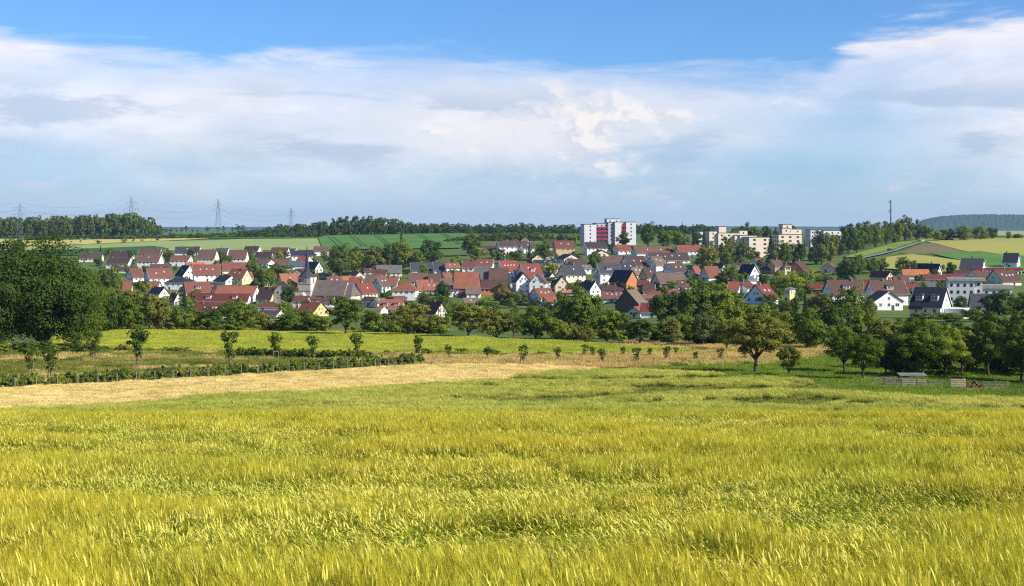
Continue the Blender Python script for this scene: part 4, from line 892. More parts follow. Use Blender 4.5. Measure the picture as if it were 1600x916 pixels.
# tree belt along the field and the orchard on the right
B = [(160,522,60,70,'round','dark'),(200,520,56,60,'round','mid'),(246,519,62,62,'round','olive'),(288,519,46,36,'round','mid'),(330,519,50,40,'round','dark'),(374,519,58,46,'round','mid'),(415,520,44,32,'round','olive'),(452,521,52,36,'round','mid'),(495,522,48,34,'round','mid'),
 (540,526,64,68,'fruit','dark'),(582,523,44,40,'round','mid'),(612,522,40,38,'fruit','olive'),(648,527,66,58,'fruit','olive'),(688,526,42,36,'round','mid'),(732,530,68,58,'fruit','olive'),(775,529,58,50,'round','olive'),(803,528,40,40,'fruit','mid'),
 (838,530,52,52,'round','mid'),(868,532,46,40,'round','mid'),(898,530,78,76,'round','mid'),(880,534,32,28,'round','light'),(948,534,58,50,'round','mid'),(918,536,30,30,'tall','olive'),(1000,541,64,46,'fruit','dark'),(1045,538,52,46,'round','olive'),(972,534,40,50,'fruit','dark'),(1075,536,52,52,'round','mid'),
 (1100,544,48,60,'fruit','grey'),(1142,542,72,76,'round','mid'),(1135,550,50,50,'fruit','olive'),(1262,548,66,66,'round','mid'),(1225,540,60,56,'round','mid'),(1300,536,70,62,'round','dark'),(1345,534,60,52,'round','mid'),(1392,540,72,42,'round','olive'),(1445,536,76,34,'round','olive'),(1500,540,70,38,'round','dark'),(1556,542,76,58,'round','dark'),(1606,545,70,60,'round','dark'),(1180,530,60,60,'round','mid'),
 (-40,540,90,80,'round','dark'),(-110,540,90,80,'round','mid'),(1680,545,80,70,'round','mid'),(1410,522,50,24,'round','mid'),(1460,526,60,26,'round','dark'),(1372,520,44,28,'round','mid'),(1500,528,60,26,'round','mid'),(1540,522,54,34,'round','dark'),(1425,510,34,16,'round','dark'),(1170,516,50,36,'round','dark'),(1210,512,46,30,'round','mid'),(1250,516,50,34,'round','dark'),(955,520,50,38,'round','mid'),(800,516,46,34,'round','dark')]
for v in B: tree(*v[:4], v[4], v[5], where='in the tree belt beyond the fields', group='tree belt between the fields and the village')
for i in range(95):
    px = R.uniform(150, 1330) if i < 80 else R.uniform(1330, 1620); base = np.interp(px, [150, 500, 800, 1000, 1330, 1620], [520, 522, 530, 541, 545, 560]) - R.uniform(0, 9)
    wv = R.uniform(18, 40); tree(px, base, wv, wv * R.uniform(.55, .95), 'bush', R.choice(('mid', 'dark', 'olive', 'mid')), where='under the tree belt beyond the fields', group='undergrowth of the tree belt')
tree(1180,583,112,104,'fine','olive',label='spreading fruit tree with thick bare trunk at the barley edge',group='orchard trees')
tree(1233,589,44,54,'fruit','olive',label='small fruit tree just right of the spreading thick-trunked one',group='orchard trees')
for v in [(1320,583,64,72,'fine','mid'),(1348,595,64,82,'fine','mid'),(1402,588,62,64,'round','dark'),(1440,592,96,96,'fine','mid'),(1428,589,80,70,'round','mid'),(1476,591,76,86,'fine','light'),(1470,588,60,60,'round','mid'),(1570,586,60,60,'round','dark'),(1503,586,58,74,'fine','mid'),(1545,590,76,92,'fine','dark'),(1596,598,76,100,'fine','dark'),(1660,602,80,95,'fine','mid'),(1384,588,50,50,'fine','dark'),(1372,578,50,52,'round','mid'),(1415,576,70,62,'round','dark'),(1460,578,76,66,'round','mid'),(1512,580,62,62,'round','dark'),(1552,580,72,74,'round','dark'),(1604,584,76,84,'round','mid'),(1650,590,80,80,'round','dark')]:
    tree(*v, where='in the orchard by the pens', group='orchard trees')
gd = ground(70, 545)
tree(60,548,196,176,'big','dark',label='huge dense broadleaf tree at the left edge, right of a pair',group='big trees at the left')
tree(120,546,96,130,'big','mid',label='tall broadleaf tree leaning out of the big left group, lit side right',group='big trees at the left')
tree(-25,550,150,160,'big','dark',label='dark broadleaf tree cut by the left edge',group='big trees at the left')
tree(30,395,18,22,'round','grey',where='at the far left beyond the big tree',dmin=500)
# saplings held by stakes
wood = mat('stake_wood', (.30, .23, .16), .9, .2, 6)
def sapling(px, pb, pt, i, w=None):
    g = ground(px, pb); s = g.y / F; hh = (pb - pt) * s * 1.12; g.z -= .05
    t = tree_at('sapling', g, (w or (pb - pt) * .72) * s, hh, 'dark', f'staked young tree in the meadow, {i} from the left', 'young_tree', 'tree', 'staked young trees in the meadow')
    st = thing('tree_stake', g, R.uniform(0, 2), f'wooden stake frame around a young tree, {i} from the left', 'stakes', 'stake frames in the meadow')
    sh = min(1.7, hh * .45); pos = [(.45 * cos(a), .45 * sin(a)) for a in (0.3, 2.4, 4.5)]
    for x, y in pos: b = MB(); b.bar((x, y, -.4), (x, y, sh), .05, .045, wood, 6); b.build('stake', st)
    for k in range(3):
        x, y = pos[k]; x2, y2 = pos[(k + 1) % 3]; b = MB(); b.bar((x, y, sh - .1), (x2, y2, sh - .1), .035, .035, wood, 4); b.build('rail', st)
ORD = ['first', 'second', 'third', 'fourth', 'fifth', 'sixth', 'seventh', 'eighth', 'ninth', 'tenth', 'eleventh', 'twelfth', '13th', '14th', '15th', '16th', '17th', '18th', '19th', '20th', '21st', '22nd', '23rd', '24th', '25th']
for i, q in enumerate([(48,587,545),(79,595,546),(148,567,518),(214,579,516),(358,574,520),(430,566,522),(489,564,526),(558,563,523),(653,561,527),(700,564,540),(762,565,543),(818,571,540),(872,568,544),(914,559,539),(926,561,542),(941,571,546),(974,560,542),(995,570,544),(1015,561,544),(1041,567,542),(1056,558,543),(1087,568,550),(1126,567,545),(1163,565,546)]): sapling(*q, ORD[i])
# field trees and the horizon trees
for q in [(111,380,5,4),(126,380,4,6),(153,382,12,8),(194,380,12,8),(208,379,8,9),(222,378,8,5),(236,377,3,3),(247,377,9,6),(160,371,8,8),(178,369,8,8),(198,368,7,6),(208,369,6,6),(236,369,10,11),(265,369,5,7)]:
    tree(*q, 'far', 'dark', where='standing alone in the far left fields', group='lone trees in the far fields', dmin=900)
for q in [(259,361,8,8),(268,361,8,9),(276,361,5,7),(284,361,6,9),(291,361,9,12),(301,361,5,6),(309,361,4,5),(325,361,8,10),(341,361,9,10),(349,361,8,11),(363,361,7,9),(372,362,11,13),(380,362,11,12)]:
    g = Vector(((q[0] - 800) / F * 1900, 1900, 0)); g.z = Hs(g.x, g.y) - .1; s = 1900 / F
    tree_at('far', g, q[2] * s, q[3] * s, 'dark', 'small dark tree in the row on the left horizon', 'field_tree', 'tree', 'row of trees on the left horizon')
def scrub(name, pts, label):
    Vs = []; Ts = []; g2 = np.random.default_rng(5)
    for (x, y, z, w, hh) in pts:
        k = int(g2.integers(0, 4)); V0, T0 = FARV[k]; a = g2.uniform(0, 6.28)
        M = np.array([[cos(a), -sin(a), 0], [sin(a), cos(a), 0], [0, 0, 1]]).T
        Vs.append((V0 @ M) * np.array([w, w, hh]) + np.array([x, y, z])); Ts.append(np.clip(T0 + g2.normal(0, .16), 0, 1))
    o = link(name, quads(name, np.concatenate(Vs), np.concatenate(Ts), LT['dark'])); o['kind'] = 'stuff'; o['label'] = label; o['category'] = 'woodland'; return o
FARV = [crown_mesh('round', 300, .07, 200 + i, .04, 16) for i in range(4)]
def forest(top, base_d, rows, step):
    pts = []; xs = [p[0] for p in top]; yt = [p[1] for p in top]
    for r in range(rows):
        d = base_d + r * 16; px = xs[0] + R.uniform(0, step)
        while px < xs[-1]:
            x = (px - 800) / F * d; z = Hs(x, d); ytop = np.interp(px, xs, yt); hh = (HOR - ytop) / F * d - z
            hh *= R.uniform(.86, 1.06) if r > 0 else R.uniform(.6, .95)
            if hh > 2: pts.append((x + R.uniform(-3, 3), d + R.uniform(-5, 5), z - 1.5, max(9, hh * R.uniform(.5, .8)), hh + 1.5))
            px += step * R.uniform(.7, 1.3)
    return pts
scrub('woodland', forest([(-260, 345), (-100, 342), (0, 340), (60, 338), (130, 336), (160, 334), (185, 332), (215, 333), (238, 342), (252, 356)], 1600, 5, 8), 'dark wood on the far left hilltop')
scrub('woodland', forest([(372, 361), (400, 358), (440, 350), (470, 349), (500, 344), (530, 340), (560, 337), (600, 339), (632, 343), (650, 347), (700, 348), (760, 350), (800, 347), (860, 351), (905, 350), (960, 351), (1000, 350), (1060, 352), (1100, 350), (1125, 356)], 1500, 4, 8), 'long dark wood on the ridge behind the village')
scrub('woodland', forest([(40, 365), (120, 366), (300, 364), (345, 362), (420, 358), (500, 360)], 1440, 2, 7), 'low hedgerow scrub below the ridge wood')
scrub('woodland', forest([(700, 372), (760, 364), (830, 362), (880, 364), (905, 366)], 1180, 3, 10), 'bushy slope left of the white high-rise')
scrub('woodland', forest([(1300, 362), (1350, 358), (1420, 352), (1450, 356), (1470, 364)], 1250, 2, 9), 'wood behind the right hill road')
# far ridges
hillm = mat('hill_forest', (.045, .075, .022), .95, col2=(.03, .055, .018), scale=.02, bump=1.0, bscale=.05, space='World')
def ridge(name, top, d, depth, seed, rough):
    xs = [p[0] for p in top]; yt = [p[1] for p in top]; n = 260; rows = 14; P = []; Fc = []
    for j in range(rows):
        f = j / (rows - 1); dd = d + depth * f
        for i in range(n):
            px = xs[0] + (xs[-1] - xs[0]) * i / (n - 1); x = (px - 800) / F * dd
            crest = (HOR - np.interp(px, xs, yt)) / F * d; b0 = Hs(x, dd) - 2
            P.append((x, dd, b0 + (crest - b0) * sin(pi / 2 * min(1, f * 1.6)) ** .8 + (R.uniform(-rough, rough) if 0 < f else 0)))
    for j in range(rows - 1):
        for i in range(n - 1): Fc.append((j*n+i, j*n+i+1, (j+1)*n+i+1, (j+1)*n+i))
    me = bpy.data.meshes.new(name); me.from_pydata(P, [], Fc); me.materials.append(hillm); me.polygons.foreach_set('use_smooth', [True] * len(Fc)); me.update(); o = link(name, me); o['kind'] = 'structure'
ridge('hill', [(1425, 357), (1440, 344), (1452, 340), (1475, 336), (1510, 334), (1540, 333.5), (1600, 334), (1700, 333), (1900, 338), (2000, 350)], 7200, 1200, 1, 4)
ridge('hill', [(-400, 356), (0, 356.5), (230, 355), (330, 355.5), (420, 355), (700, 356), (1000, 355.5), (1060, 354.5), (1200, 354), (1340, 355), (1440, 356), (2000, 356)], 10700, 900, 2, 3)

# ------------------------------------------------------------------ crops and grasses (uncountable: geometry-node scatter)
def cropmat(name, c, c2, sc=.25, tr=.35, c3=None):
    if name in MATS: return MATS[name]
    m = bpy.data.materials.new(name); m.use_nodes = True; n = NB(m.node_tree); m.node_tree.nodes.clear()
    pos = n.n('ShaderNodeNewGeometry').outputs['Position']; oi = n.n('ShaderNodeObjectInfo')
    f = n.noise(pos, sc, 3, .6); c_ = n.mix(n.sstep(f, .36, .64), rgba(c), rgba(c2))
    if c3: c_ = n.mix(n.sstep(n.noise(pos, sc * 9, 2, .6), .45, .72), c_, rgba(c3))
    hsv = n.n('ShaderNodeHueSaturation'); n.link(c_, hsv.inputs['Color']); n.link(n.m('MULTIPLY_ADD', oi.outputs['Random'], .3, .85), hsv.inputs['Value'])
    b = n.n('ShaderNodeBsdfPrincipled'); n.link(hsv.outputs[0], b.inputs['Base Color']); b.inputs['Roughness'].default_value = .65; b.inputs['Specular IOR Level'].default_value = .08
    t = n.n('ShaderNodeBsdfTranslucent'); n.link(hsv.outputs[0], t.inputs['Color'])
    mx = n.n('ShaderNodeMixShader'); mx.inputs[0].default_value = tr; n.link(b.outputs[0], mx.inputs[1]); n.link(t.outputs[0], mx.inputs[2])
    o = n.n('ShaderNodeOutputMaterial'); n.link(mx.outputs[0], o.inputs['Surface']); MATS[name] = m; return m
c_awn = cropmat('barley_awns', (.68, .57, .048), (.53, .52, .047), .25, .5)
c_ear = cropmat('barley_ears', (.72, .65, .14), (.60, .58, .11), .3, .25)
c_stem = cropmat('barley_stems', (.34, .39, .024), (.25, .34, .023), .3, .4)
c_mid = cropmat('barley_far_ears', (.58, .55, .115), (.48, .50, .09), .06, .4)
c_mids = cropmat('barley_far_stems', (.15, .20, .03), (.11, .17, .026), .06, .3)
c_str = cropmat('straw_ears', (.90, .72, .31), (.85, .67, .26), .06, .35, (.80, .66, .23))
c_strs = cropmat('straw_stems', (.60, .46, .16), (.56, .44, .12), .06, .3)
c_gra = cropmat('meadow_dry_grass', (.66, .47, .17), (.52, .43, .12), .06, .35)
c_grg = cropmat('meadow_green_grass', (.17, .21, .035), (.24, .25, .05), .06, .35)
c_grn = cropmat('grain_green_ears', (.54, .54, .065), (.46, .50, .06), .03, .4)
c_grns = cropmat('grain_green_stems', (.22, .29, .035), (.19, .26, .035), .03, .3)
c_lawn = cropmat('lawn_blades', (.22, .30, .03), (.15, .23, .028), .08, .35)
def spine(g, base, hgt, lean, az_, nod, segs, el):
    """stem up to the ear, then the ear bending over by nod radians"""
    d = Vector((cos(az_), sin(az_), 0)); P = [Vector(base)]; a = lean
    for i in range(2): P.append(P[-1] + (Vector((0, 0, cos(a))) + d * sin(a)) * hgt * (.5)); a += nod * .15
    ear = [P[-1]]
    for i in range(segs): ear.append(ear[-1] + (Vector((0, 0, cos(a))) + d * sin(a)) * el / segs); a += nod * .85 / segs
    return P, ear, a, d
def barley_clump(seed, size, n, nod0, nod1, hmin=.72, hmax=.88):
    g = random.Random(seed); b = MB()
    for _ in range(n):
        x, y = g.uniform(-size/2, size/2), g.uniform(-size/2, size/2); az_ = pi + g.gauss(0, 1.0); nod = g.uniform(nod0, nod1)
        P, E, a, d = spine(g, (x, y, 0), g.uniform(hmin, hmax), g.uniform(.0, .2), az_, nod, 3, g.uniform(.075, .105))
        side = Vector((-d.y, d.x, 0)); tw_ = g.uniform(0, pi); sv = (side * cos(tw_) + d * sin(tw_))
        for i in range(2): b.poly([P[i] - sv * .0025, P[i] + sv * .0025, P[i+1] + sv * .002, P[i+1] - sv * .002], [(0, 1, 2, 3)], c_stem)
        ws = [.0045, .0075, .0065, .002]; pr = []
        for e, w_ in zip(E, ws): pr += [e + side * w_, e + d * w_ * .8 + Vector((0, 0, w_ * .5)), e - side * w_]
        b.poly(pr, [(k*3+i, k*3+(i+1) % 3, k*3+3+(i+1) % 3, k*3+3+i) for k in range(3) for i in range(3)], c_ear)
        for i in range(9):                                   # awns fan out past the ear
            e = E[0].lerp(E[3], g.uniform(.15, 1)); aa = a - nod * .2 + g.gauss(0, .16); bb = g.gauss(0, .22)
            dr = (Vector((0, 0, cos(aa))) + d * sin(aa) + side * bb).normalized(); w_ = sv * .0014
            b.poly([e - w_, e + w_, e + dr * g.uniform(.09, .15)], [(0, 1, 2)], c_awn)
        for i in range(2):
            z = g.uniform(.32, .68); la = g.uniform(0, 6.28); ld = Vector((cos(la), sin(la), 0)); ls = Vector((-ld.y, ld.x, 0)); p0 = Vector((x, y, z)); ll = g.uniform(.12, .27)
            p1 = p0 + ld * ll * .5 + Vector((0, 0, ll * .6)); p2 = p0 + ld * ll * 1.1 + Vector((0, 0, ll * .45))
            b.poly([p0 - ls * .005, p0 + ls * .005, p1 + ls * .006, p1 - ls * .006, p2], [(0, 1, 2, 3), (3, 2, 4)], c_stem)
    return b.mesh('barley_clump')
def tuft_clump(seed, size, n, h0, h1, ear, wid, me_, ms_, nod=.7, top=.35, lean=.2):
    """coarser clump for crops seen from afar: stem blade and a bent ear brush per plant"""
    g = random.Random(seed); b = MB()
    for _ in range(n):
        x, y = g.uniform(-size/2, size/2), g.uniform(-size/2, size/2); az_ = pi + g.gauss(0, 1.2); hh = g.uniform(h0, h1)
        d = Vector((cos(az_), sin(az_), 0)); t = g.uniform(0, pi); sv = Vector((cos(t), sin(t), 0)) * wid
        a = abs(g.gauss(0, lean)); p0 = Vector((x, y, 0)); p1 = p0 + (Vector((0, 0, cos(a))) + d * sin(a)) * hh * (1 - top)
        a += nod * .5; p2 = p1 + (Vector((0, 0, cos(a))) + d * sin(a)) * hh * top * .6; a += nod * .6; p3 = p2 + (Vector((0, 0, cos(a))) + d * sin(a)) * hh * top * .5
        b.poly([p0 - sv * .6, p0 + sv * .6, p1 + sv * .6, p1 - sv * .6], [(0, 1, 2, 3)], ms_)
        b.poly([p1 - sv * .5, p1 + sv * .5, p2 + sv * 1.1, p2 - sv * 1.1, p3], [(0, 1, 2, 3), (3, 2, 4)], me_)
    return b.mesh('clump')
def scatter(name, label, cat, pts, rot, scl, idx, meshes):
    """one object: points carrying rotation, scale and clump number, instanced by geometry nodes"""
    cl = bpy.data.collections.new(name + '_clumps')
    for i, m_ in enumerate(meshes): cl.objects.link(bpy.data.objects.new(f'{name}_clump_{i:02d}', m_))
    me = bpy.data.meshes.new(name); n = len(pts); me.vertices.add(n); me.vertices.foreach_set('co', np.ascontiguousarray(pts, np.float32).ravel())
    for nm, ty, dat in (('rot', 'FLOAT_VECTOR', rot), ('scl', 'FLOAT_VECTOR', scl)):
        a = me.attributes.new(nm, ty, 'POINT'); a.data.foreach_set('vector', np.ascontiguousarray(dat, np.float32).ravel())
    a = me.attributes.new('idx', 'INT', 'POINT'); a.data.foreach_set('value', np.ascontiguousarray(idx, np.int32))
    me.update(); o = link(name, me); o['kind'] = 'stuff'; o['label'] = label; o['category'] = cat
    ng = bpy.data.node_groups.new(name + '_scatter', 'GeometryNodeTree')
    ng.interface.new_socket('Geometry', in_out='INPUT', socket_type='NodeSocketGeometry'); ng.interface.new_socket('Geometry', in_out='OUTPUT', socket_type='NodeSocketGeometry')
    gi = ng.nodes.new('NodeGroupInput'); go = ng.nodes.new('NodeGroupOutput'); ip = ng.nodes.new('GeometryNodeInstanceOnPoints'); ci = ng.nodes.new('GeometryNodeCollectionInfo')
    ci.inputs['Collection'].default_value = cl; ci.inputs['Separate Children'].default_value = True; ci.inputs['Reset Children'].default_value = True
    def na(nm, ty):
        q = ng.nodes.new('GeometryNodeInputNamedAttribute'); q.data_type = ty; q.inputs['Name'].default_value = nm; return q.outputs['Attribute']
    e2r = ng.nodes.new('FunctionNodeEulerToRotation'); ng.links.new(na('rot', 'FLOAT_VECTOR'), e2r.inputs[0])
    ng.links.new(gi.outputs[0], ip.inputs['Points']); ng.links.new(ci.outputs[0], ip.inputs['Instance']); ip.inputs['Pick Instance'].default_value = True
    ng.links.new(na('idx', 'INT'), ip.inputs['Instance Index']); ng.links.new(e2r.outputs[0], ip.inputs['Rotation']); ng.links.new(na('scl', 'FLOAT_VECTOR'), ip.inputs['Scale'])
    ng.links.new(ip.outputs[0], go.inputs[0]); md = o.modifiers.new('scatter', 'NODES'); md.node_group = ng
    return o
def grid_pts(d0, d1, step, umax=.47, margin=6):
    Y = np.arange(d0, d1, step); out = []
    for y in Y:
        hw = umax * max(y, 0) + margin; x = np.arange(-hw, hw, step); out.append(np.stack([x, np.full(len(x), y)], 1))
    P = np.concatenate(out); P += rng.uniform(-.45, .45, P.shape) * step; return P
# foreground barley
P = grid_pts(2.5, 64, .42); z = H(P[:, 0], P[:, 1]); n = len(P)
wave = .55 * vnoise(P[:, 0] * .16 + 3, P[:, 1] * .42, 1) + .3 * vnoise(P[:, 0] * .5, P[:, 1] * .9, 2) + .15 * vnoise(P[:, 0] * 1.6, P[:, 1] * 1.6, 3)
wj = wave + rng.normal(0, .05, n); idx = np.where(wj > .56, rng.integers(0, 6, n), np.where(wj > .47, rng.integers(12, 16, n), rng.integers(6, 12, n))); lodge = np.clip((.40 - wave) / .18, 0, 1)
scl = np.stack([np.ones(n)] * 3, 1) * rng.uniform(.92, 1.08, (n, 1)); scl[:, 2] *= 1.06 + .22 * (wave - .5) - .14 * lodge
rot = np.stack([rng.normal(0, .05, n), rng.normal(-.04, .06, n) - .2 * lodge, rng.normal(0, .5, n)], 1)
scatter('barley_field', 'golden green barley with nodding bearded ears filling the foreground', 'barley', np.stack([P[:, 0], P[:, 1], z], 1), rot, scl, idx,
        [barley_clump(300 + i, .55, 80, .0, .7, .76, .9) for i in range(6)] + [barley_clump(320 + i, .55, 80, 1.2, 2.5, .66, .84) for i in range(6)] + [barley_clump(330 + i, .55, 80, .3, 2.1, .70, .88) for i in range(4)])
# barley beyond the crest, partly laid by the wind
P = grid_pts(60, 182, 1.05, .47, 4); z = H(P[:, 0], P[:, 1]); px, py = proj(P[:, 0], P[:, 1], z + .8)
k = (P[:, 1] < 90) | (py > bint(BND, px)); P = P[k]; z = z[k]; n = len(P)
wv = .5 * vnoise(P[:, 0] * .05 + 9, P[:, 1] * .16, 5) + .32 * vnoise(P[:, 0] * .14, P[:, 1] * .4, 6) + .18 * vnoise(P[:, 0] * .4, P[:, 1] * .8, 7)
right = np.clip((P[:, 0] / P[:, 1] + .05) / .12, 0, 1); lod = np.clip((.52 - wv) / .06, 0, 1) * (.3 + .7 * right)
idx = np.where(lod > .5, rng.integers(5, 8, n), rng.integers(0, 5, n)); scl = np.ones((n, 3)) * rng.uniform(.95, 1.08, (n, 1)); scl[:, 2] *= 1.05 + .7 * (wv - .5) - .55 * lod + .22 * (vnoise(P[:, 0] * .7, P[:, 1] * .7, 8) - .5)
rot = np.stack([rng.normal(0, .06, n), rng.normal(-.05, .08, n) - .3 * lod, rng.normal(0, .7, n)], 1)
scatter('barley_field', 'greener barley beyond the crest with dark wind-laid hollows', 'barley', np.stack([P[:, 0], P[:, 1], z], 1), rot, scl, idx,
        [tuft_clump(340 + i, 1.3, 330, .7, .92, 0, .011, c_mid, c_mids) for i in range(5)] + [tuft_clump(350 + i, 1.3, 260, .6, .9, 0, .011, c_mid, c_mids, 1.2, .25, .5) for i in range(3)])
# ripe strip
P = grid_pts(88, 205, 1.25, .47, 4); z = H(P[:, 0], P[:, 1]); px, py = proj(P[:, 0], P[:, 1], z + .8); pg = HOR - z / P[:, 1] * F
k = (P[:, 1] > 90) & (px < 925) & (py <= bint(BND, px)) & (pg > bint(STR, px) + 2); P = P[k]; z = z[k]; n = len(P)
scatter('straw_field_ears', 'ripe straw-coloured barley strip between hedge and green barley', 'barley', np.stack([P[:, 0], P[:, 1], z], 1), np.stack([rng.normal(0, .05, n), rng.normal(0, .06, n), rng.uniform(0, 6.28, n)], 1), np.ones((n, 3)) * rng.uniform(.85, 1.02, (n, 1)), rng.integers(0, 4, n),
        [tuft_clump(360 + i, 1.6, 560, .62, .76, 0, .012, c_str, c_strs, .8) for i in range(4)])
# meadow
P = grid_pts(135, 262, 1.3, .47, 4); z = H(P[:, 0], P[:, 1]); px, py = proj(P[:, 0], P[:, 1], z); k = inpoly(px, py, MEAD); P = P[k]; z = z[k]; px = px[k]; n = len(P)
dry = .55 * vnoise(P[:, 0] * .06, P[:, 1] * .09, 11) + .45 * vnoise(P[:, 0] * .25, P[:, 1] * .3, 12) + np.clip((px - 620) / 1200, -.16, .28); dry += rng.normal(0, .09, n)
scatter('meadow_grass', 'tall dry and green meadow grass around the young trees', 'grass', np.stack([P[:, 0], P[:, 1], z], 1), np.stack([np.zeros(n), np.zeros(n), rng.uniform(0, 6.28, n)], 1), np.ones((n, 3)) * rng.uniform(.7, 1.25, (n, 1)), np.where(dry > .5, rng.integers(0, 3, n), rng.integers(3, 6, n)),
        [tuft_clump(370 + i, 1.7, 230, .3, .72, 0, .016, c_gra, c_gra, .5, .4, .3) for i in range(3)] + [tuft_clump(380 + i, 1.7, 230, .22, .6, 0, .02, c_grg, c_grg, .5, .4, .35) for i in range(3)])
# grain field behind the meadow
P = grid_pts(205, 345, 2.0, .47, 4); z = H(P[:, 0], P[:, 1]); px, py = proj(P[:, 0], P[:, 1], z); k = inpoly(px, py, GRN); P = P[k]; z = z[k]; n = len(P)
scatter('grain_field_ears', 'yellow-green grain in the field before the tree belt', 'grain', np.stack([P[:, 0], P[:, 1], z], 1), np.stack([np.zeros(n), np.zeros(n), rng.uniform(0, 6.28, n)], 1), np.ones((n, 3)) * (.8 + .3 * vnoise(P[:, 0] * .15, P[:, 1] * .15, 15))[:, None] * rng.uniform(.95, 1.08, (n, 1)), rng.integers(0, 3, n),
        [tuft_clump(390 + i, 2.5, 460, .6, .85, 0, .02, c_grn, c_grns, .8) for i in range(3)])
# lawn under the orchard
P = grid_pts(118, 262, 1.5, .47, 4); z = H(P[:, 0], P[:, 1]); px, py = proj(P[:, 0], P[:, 1], z); k = inpoly(px, py, LAWN); P = P[k]; z = z[k]; n = len(P)
scatter('orchard_grass', 'short green grass under the orchard trees', 'grass', np.stack([P[:, 0], P[:, 1], z], 1), np.stack([np.zeros(n), np.zeros(n), rng.uniform(0, 6.28, n)], 1), np.ones((n, 3)) * rng.uniform(.6, 1.3, (n, 1)), rng.integers(0, 3, n),
        [tuft_clump(400 + i, 1.9, 240, .12, .34, 0, .02, c_lawn, c_lawn, .5, .4, .3) for i in range(3)])

# ------------------------------------------------------------------ hedge, wire fence and things in the meadow
steel = mat('galvanised_steel', (.42, .42, .41), .5, .1, 2, metal=.5)
fa = ground(-120, 620, 95); fb = ground(668, 572, 95); fv = fb - fa; fn = fv.length; NP = int(fn / 2.45)
fe = thing('wire_fence', fa, 0, 'wire fence on thin steel posts along the hedge and ripe strip', 'fence')
for i in range(NP + 1):
    q = fa + fv * (i / NP); q.z = Hs(q.x, q.y); b = MB(); b.box(-.035, .035, -.035, .035, -.4, 1.45, steel); b.build('post', fe, q - fa)
for zz in (.3, .7, 1.1, 1.42):
    b = MB()
    for i in range(NP):
        p0 = fa + fv * (i / NP); p1 = fa + fv * ((i + 1) / NP); p0.z = Hs(p0.x, p0.y) + zz; p1.z = Hs(p1.x, p1.y) + zz; b.bar(p0 - fa, p1 - fa, .006, .006, steel, 3)
    b.build('wire', fe)
b = MB(); q = fb - fa + Vector((.3, 0, 0)); b.bar(q + Vector((1.6, 0, 1.5)), q + Vector((0, 0, 0)), .06, .06, mat('pale_wood', (.62, .56, .46), .8, .1, 3), 6); b.build('brace', fe)
nrm = Vector((-fv.y, fv.x, 0)).normalized()
k = 0; t = 0.5
while t < fn:
    q = fa + fv * (t / fn) + nrm * R.uniform(.7, 1.3); q.z = Hs(q.x, q.y) - .05; hh = R.uniform(1.5, 2.3)
    tree_at('bush', q, hh * R.uniform(.6, .85), hh, R.choice(('dark', 'mid', 'mid')), 'young hedge shrub in the row behind the wire fence', 'hedge_shrub', 'shrub', 'hedge shrubs behind the wire fence'); t += R.uniform(.5, .8)
ha = ground(375, 560, 95); hb = ground(575, 564, 95)
for i in range(30):
    q = ha.lerp(hb, i / 29) + Vector((R.uniform(-.3, .3), R.uniform(-.5, .5), 0)); q.z = Hs(q.x, q.y) - .05; hh = R.uniform(1.4, 2.0)
    tree_at('bush', q, hh, hh, R.choice(('dark', 'mid')), 'young hedge shrub in the second, farther hedge row', 'hedge_shrub', 'shrub', 'hedge shrubs of the farther row')
for i in range(26):
    px = R.uniform(95, 900); q = ground(px, np.interp(px, [95, 400, 900], [549, 555, 558]) + R.uniform(-1, 2)); s = q.y / F
    tree_at('bush', q, R.uniform(14, 34) * s, R.uniform(7, 15) * s, R.choice(('mid', 'olive', 'mid')), 'wild shrub along the far edge of the meadow', 'wild_shrub', 'shrub', 'shrubs along the meadow edge')
for i in range(14):
    px = -60 + i * 16; q = ground(px, 553 + R.uniform(-2, 3)); s = q.y / F
    tree_at('bush', q, R.uniform(22, 40) * s, R.uniform(14, 24) * s, R.choice(('mid', 'dark')), 'shrub at the foot of the big left trees', 'wild_shrub', 'shrub', 'shrubs at the foot of the big trees')
g = ground(545, 567); bn = thing('bench', g, radians(8), 'low brown wooden bench by the hedge in the meadow', 'bench')
bw = mat('bench_wood', (.16, .085, .05), .8, .2, 4)
b = MB(); b.box(-1.3, 1.3, -.2, .2, .42, .48, bw); b.build('seat', bn); b = MB(); b.box(-1.3, 1.3, .22, .27, .62, .95, bw); b.build('backrest', bn)
for x in (-1.1, 1.1): b = MB(); b.box(x - .05, x + .05, -.18, .27, -.3, .419, bw); b.box(x - .05, x + .05, .275, .33, -.3, .98, bw); b.build('leg', bn)
# animal pens by the orchard
pale = mat('weathered_wood', (.22, .19, .16), .9, .2, 4); tanw = mat('new_wood', (.58, .42, .27), .8, .15, 4); redw = mat('cut_log', (.34, .17, .12), .9, .25, 5)
def panel(px, py, w, label, m, rails=3, hh=.82, yaw=0):
    g = ground(px, py); t = thing('pen_fence', g, radians(yaw), label, 'fence', 'fence panels of the pen')
    for x in (-w/2, 0, w/2): b = MB(); b.box(x - .06, x + .06, -.06, .06, -.3, hh + .1, m); b.build('post', t)
    for r in range(rails): b = MB(); zz = .2 + r * (hh - .25) / (rails - 1); b.box(-w/2, w/2, -.095, -.062, zz, zz + .085, m); b.build('rail', t)
panel(1381, 602, 2.4, 'weathered pen fence panel, leftmost of the pen', pale); panel(1402, 604, 2.6, 'weathered pen fence panel, second from left', pale, 3); panel(1428, 606, 2.4, 'paler pen fence panel in the pen centre', mat('bleached_wood', (.40, .36, .31), .9, .2, 4), 4); panel(1452, 607, 2.6, 'weathered pen fence panel, rightmost of the pen', pale)
panel(1555, 609, 2.6, 'weathered fence panel right of the log pile', pale)
g = ground(1425, 600); sh = thing('lean_to', g, 0, 'grey sheet roof on posts behind the pen', 'shelter')
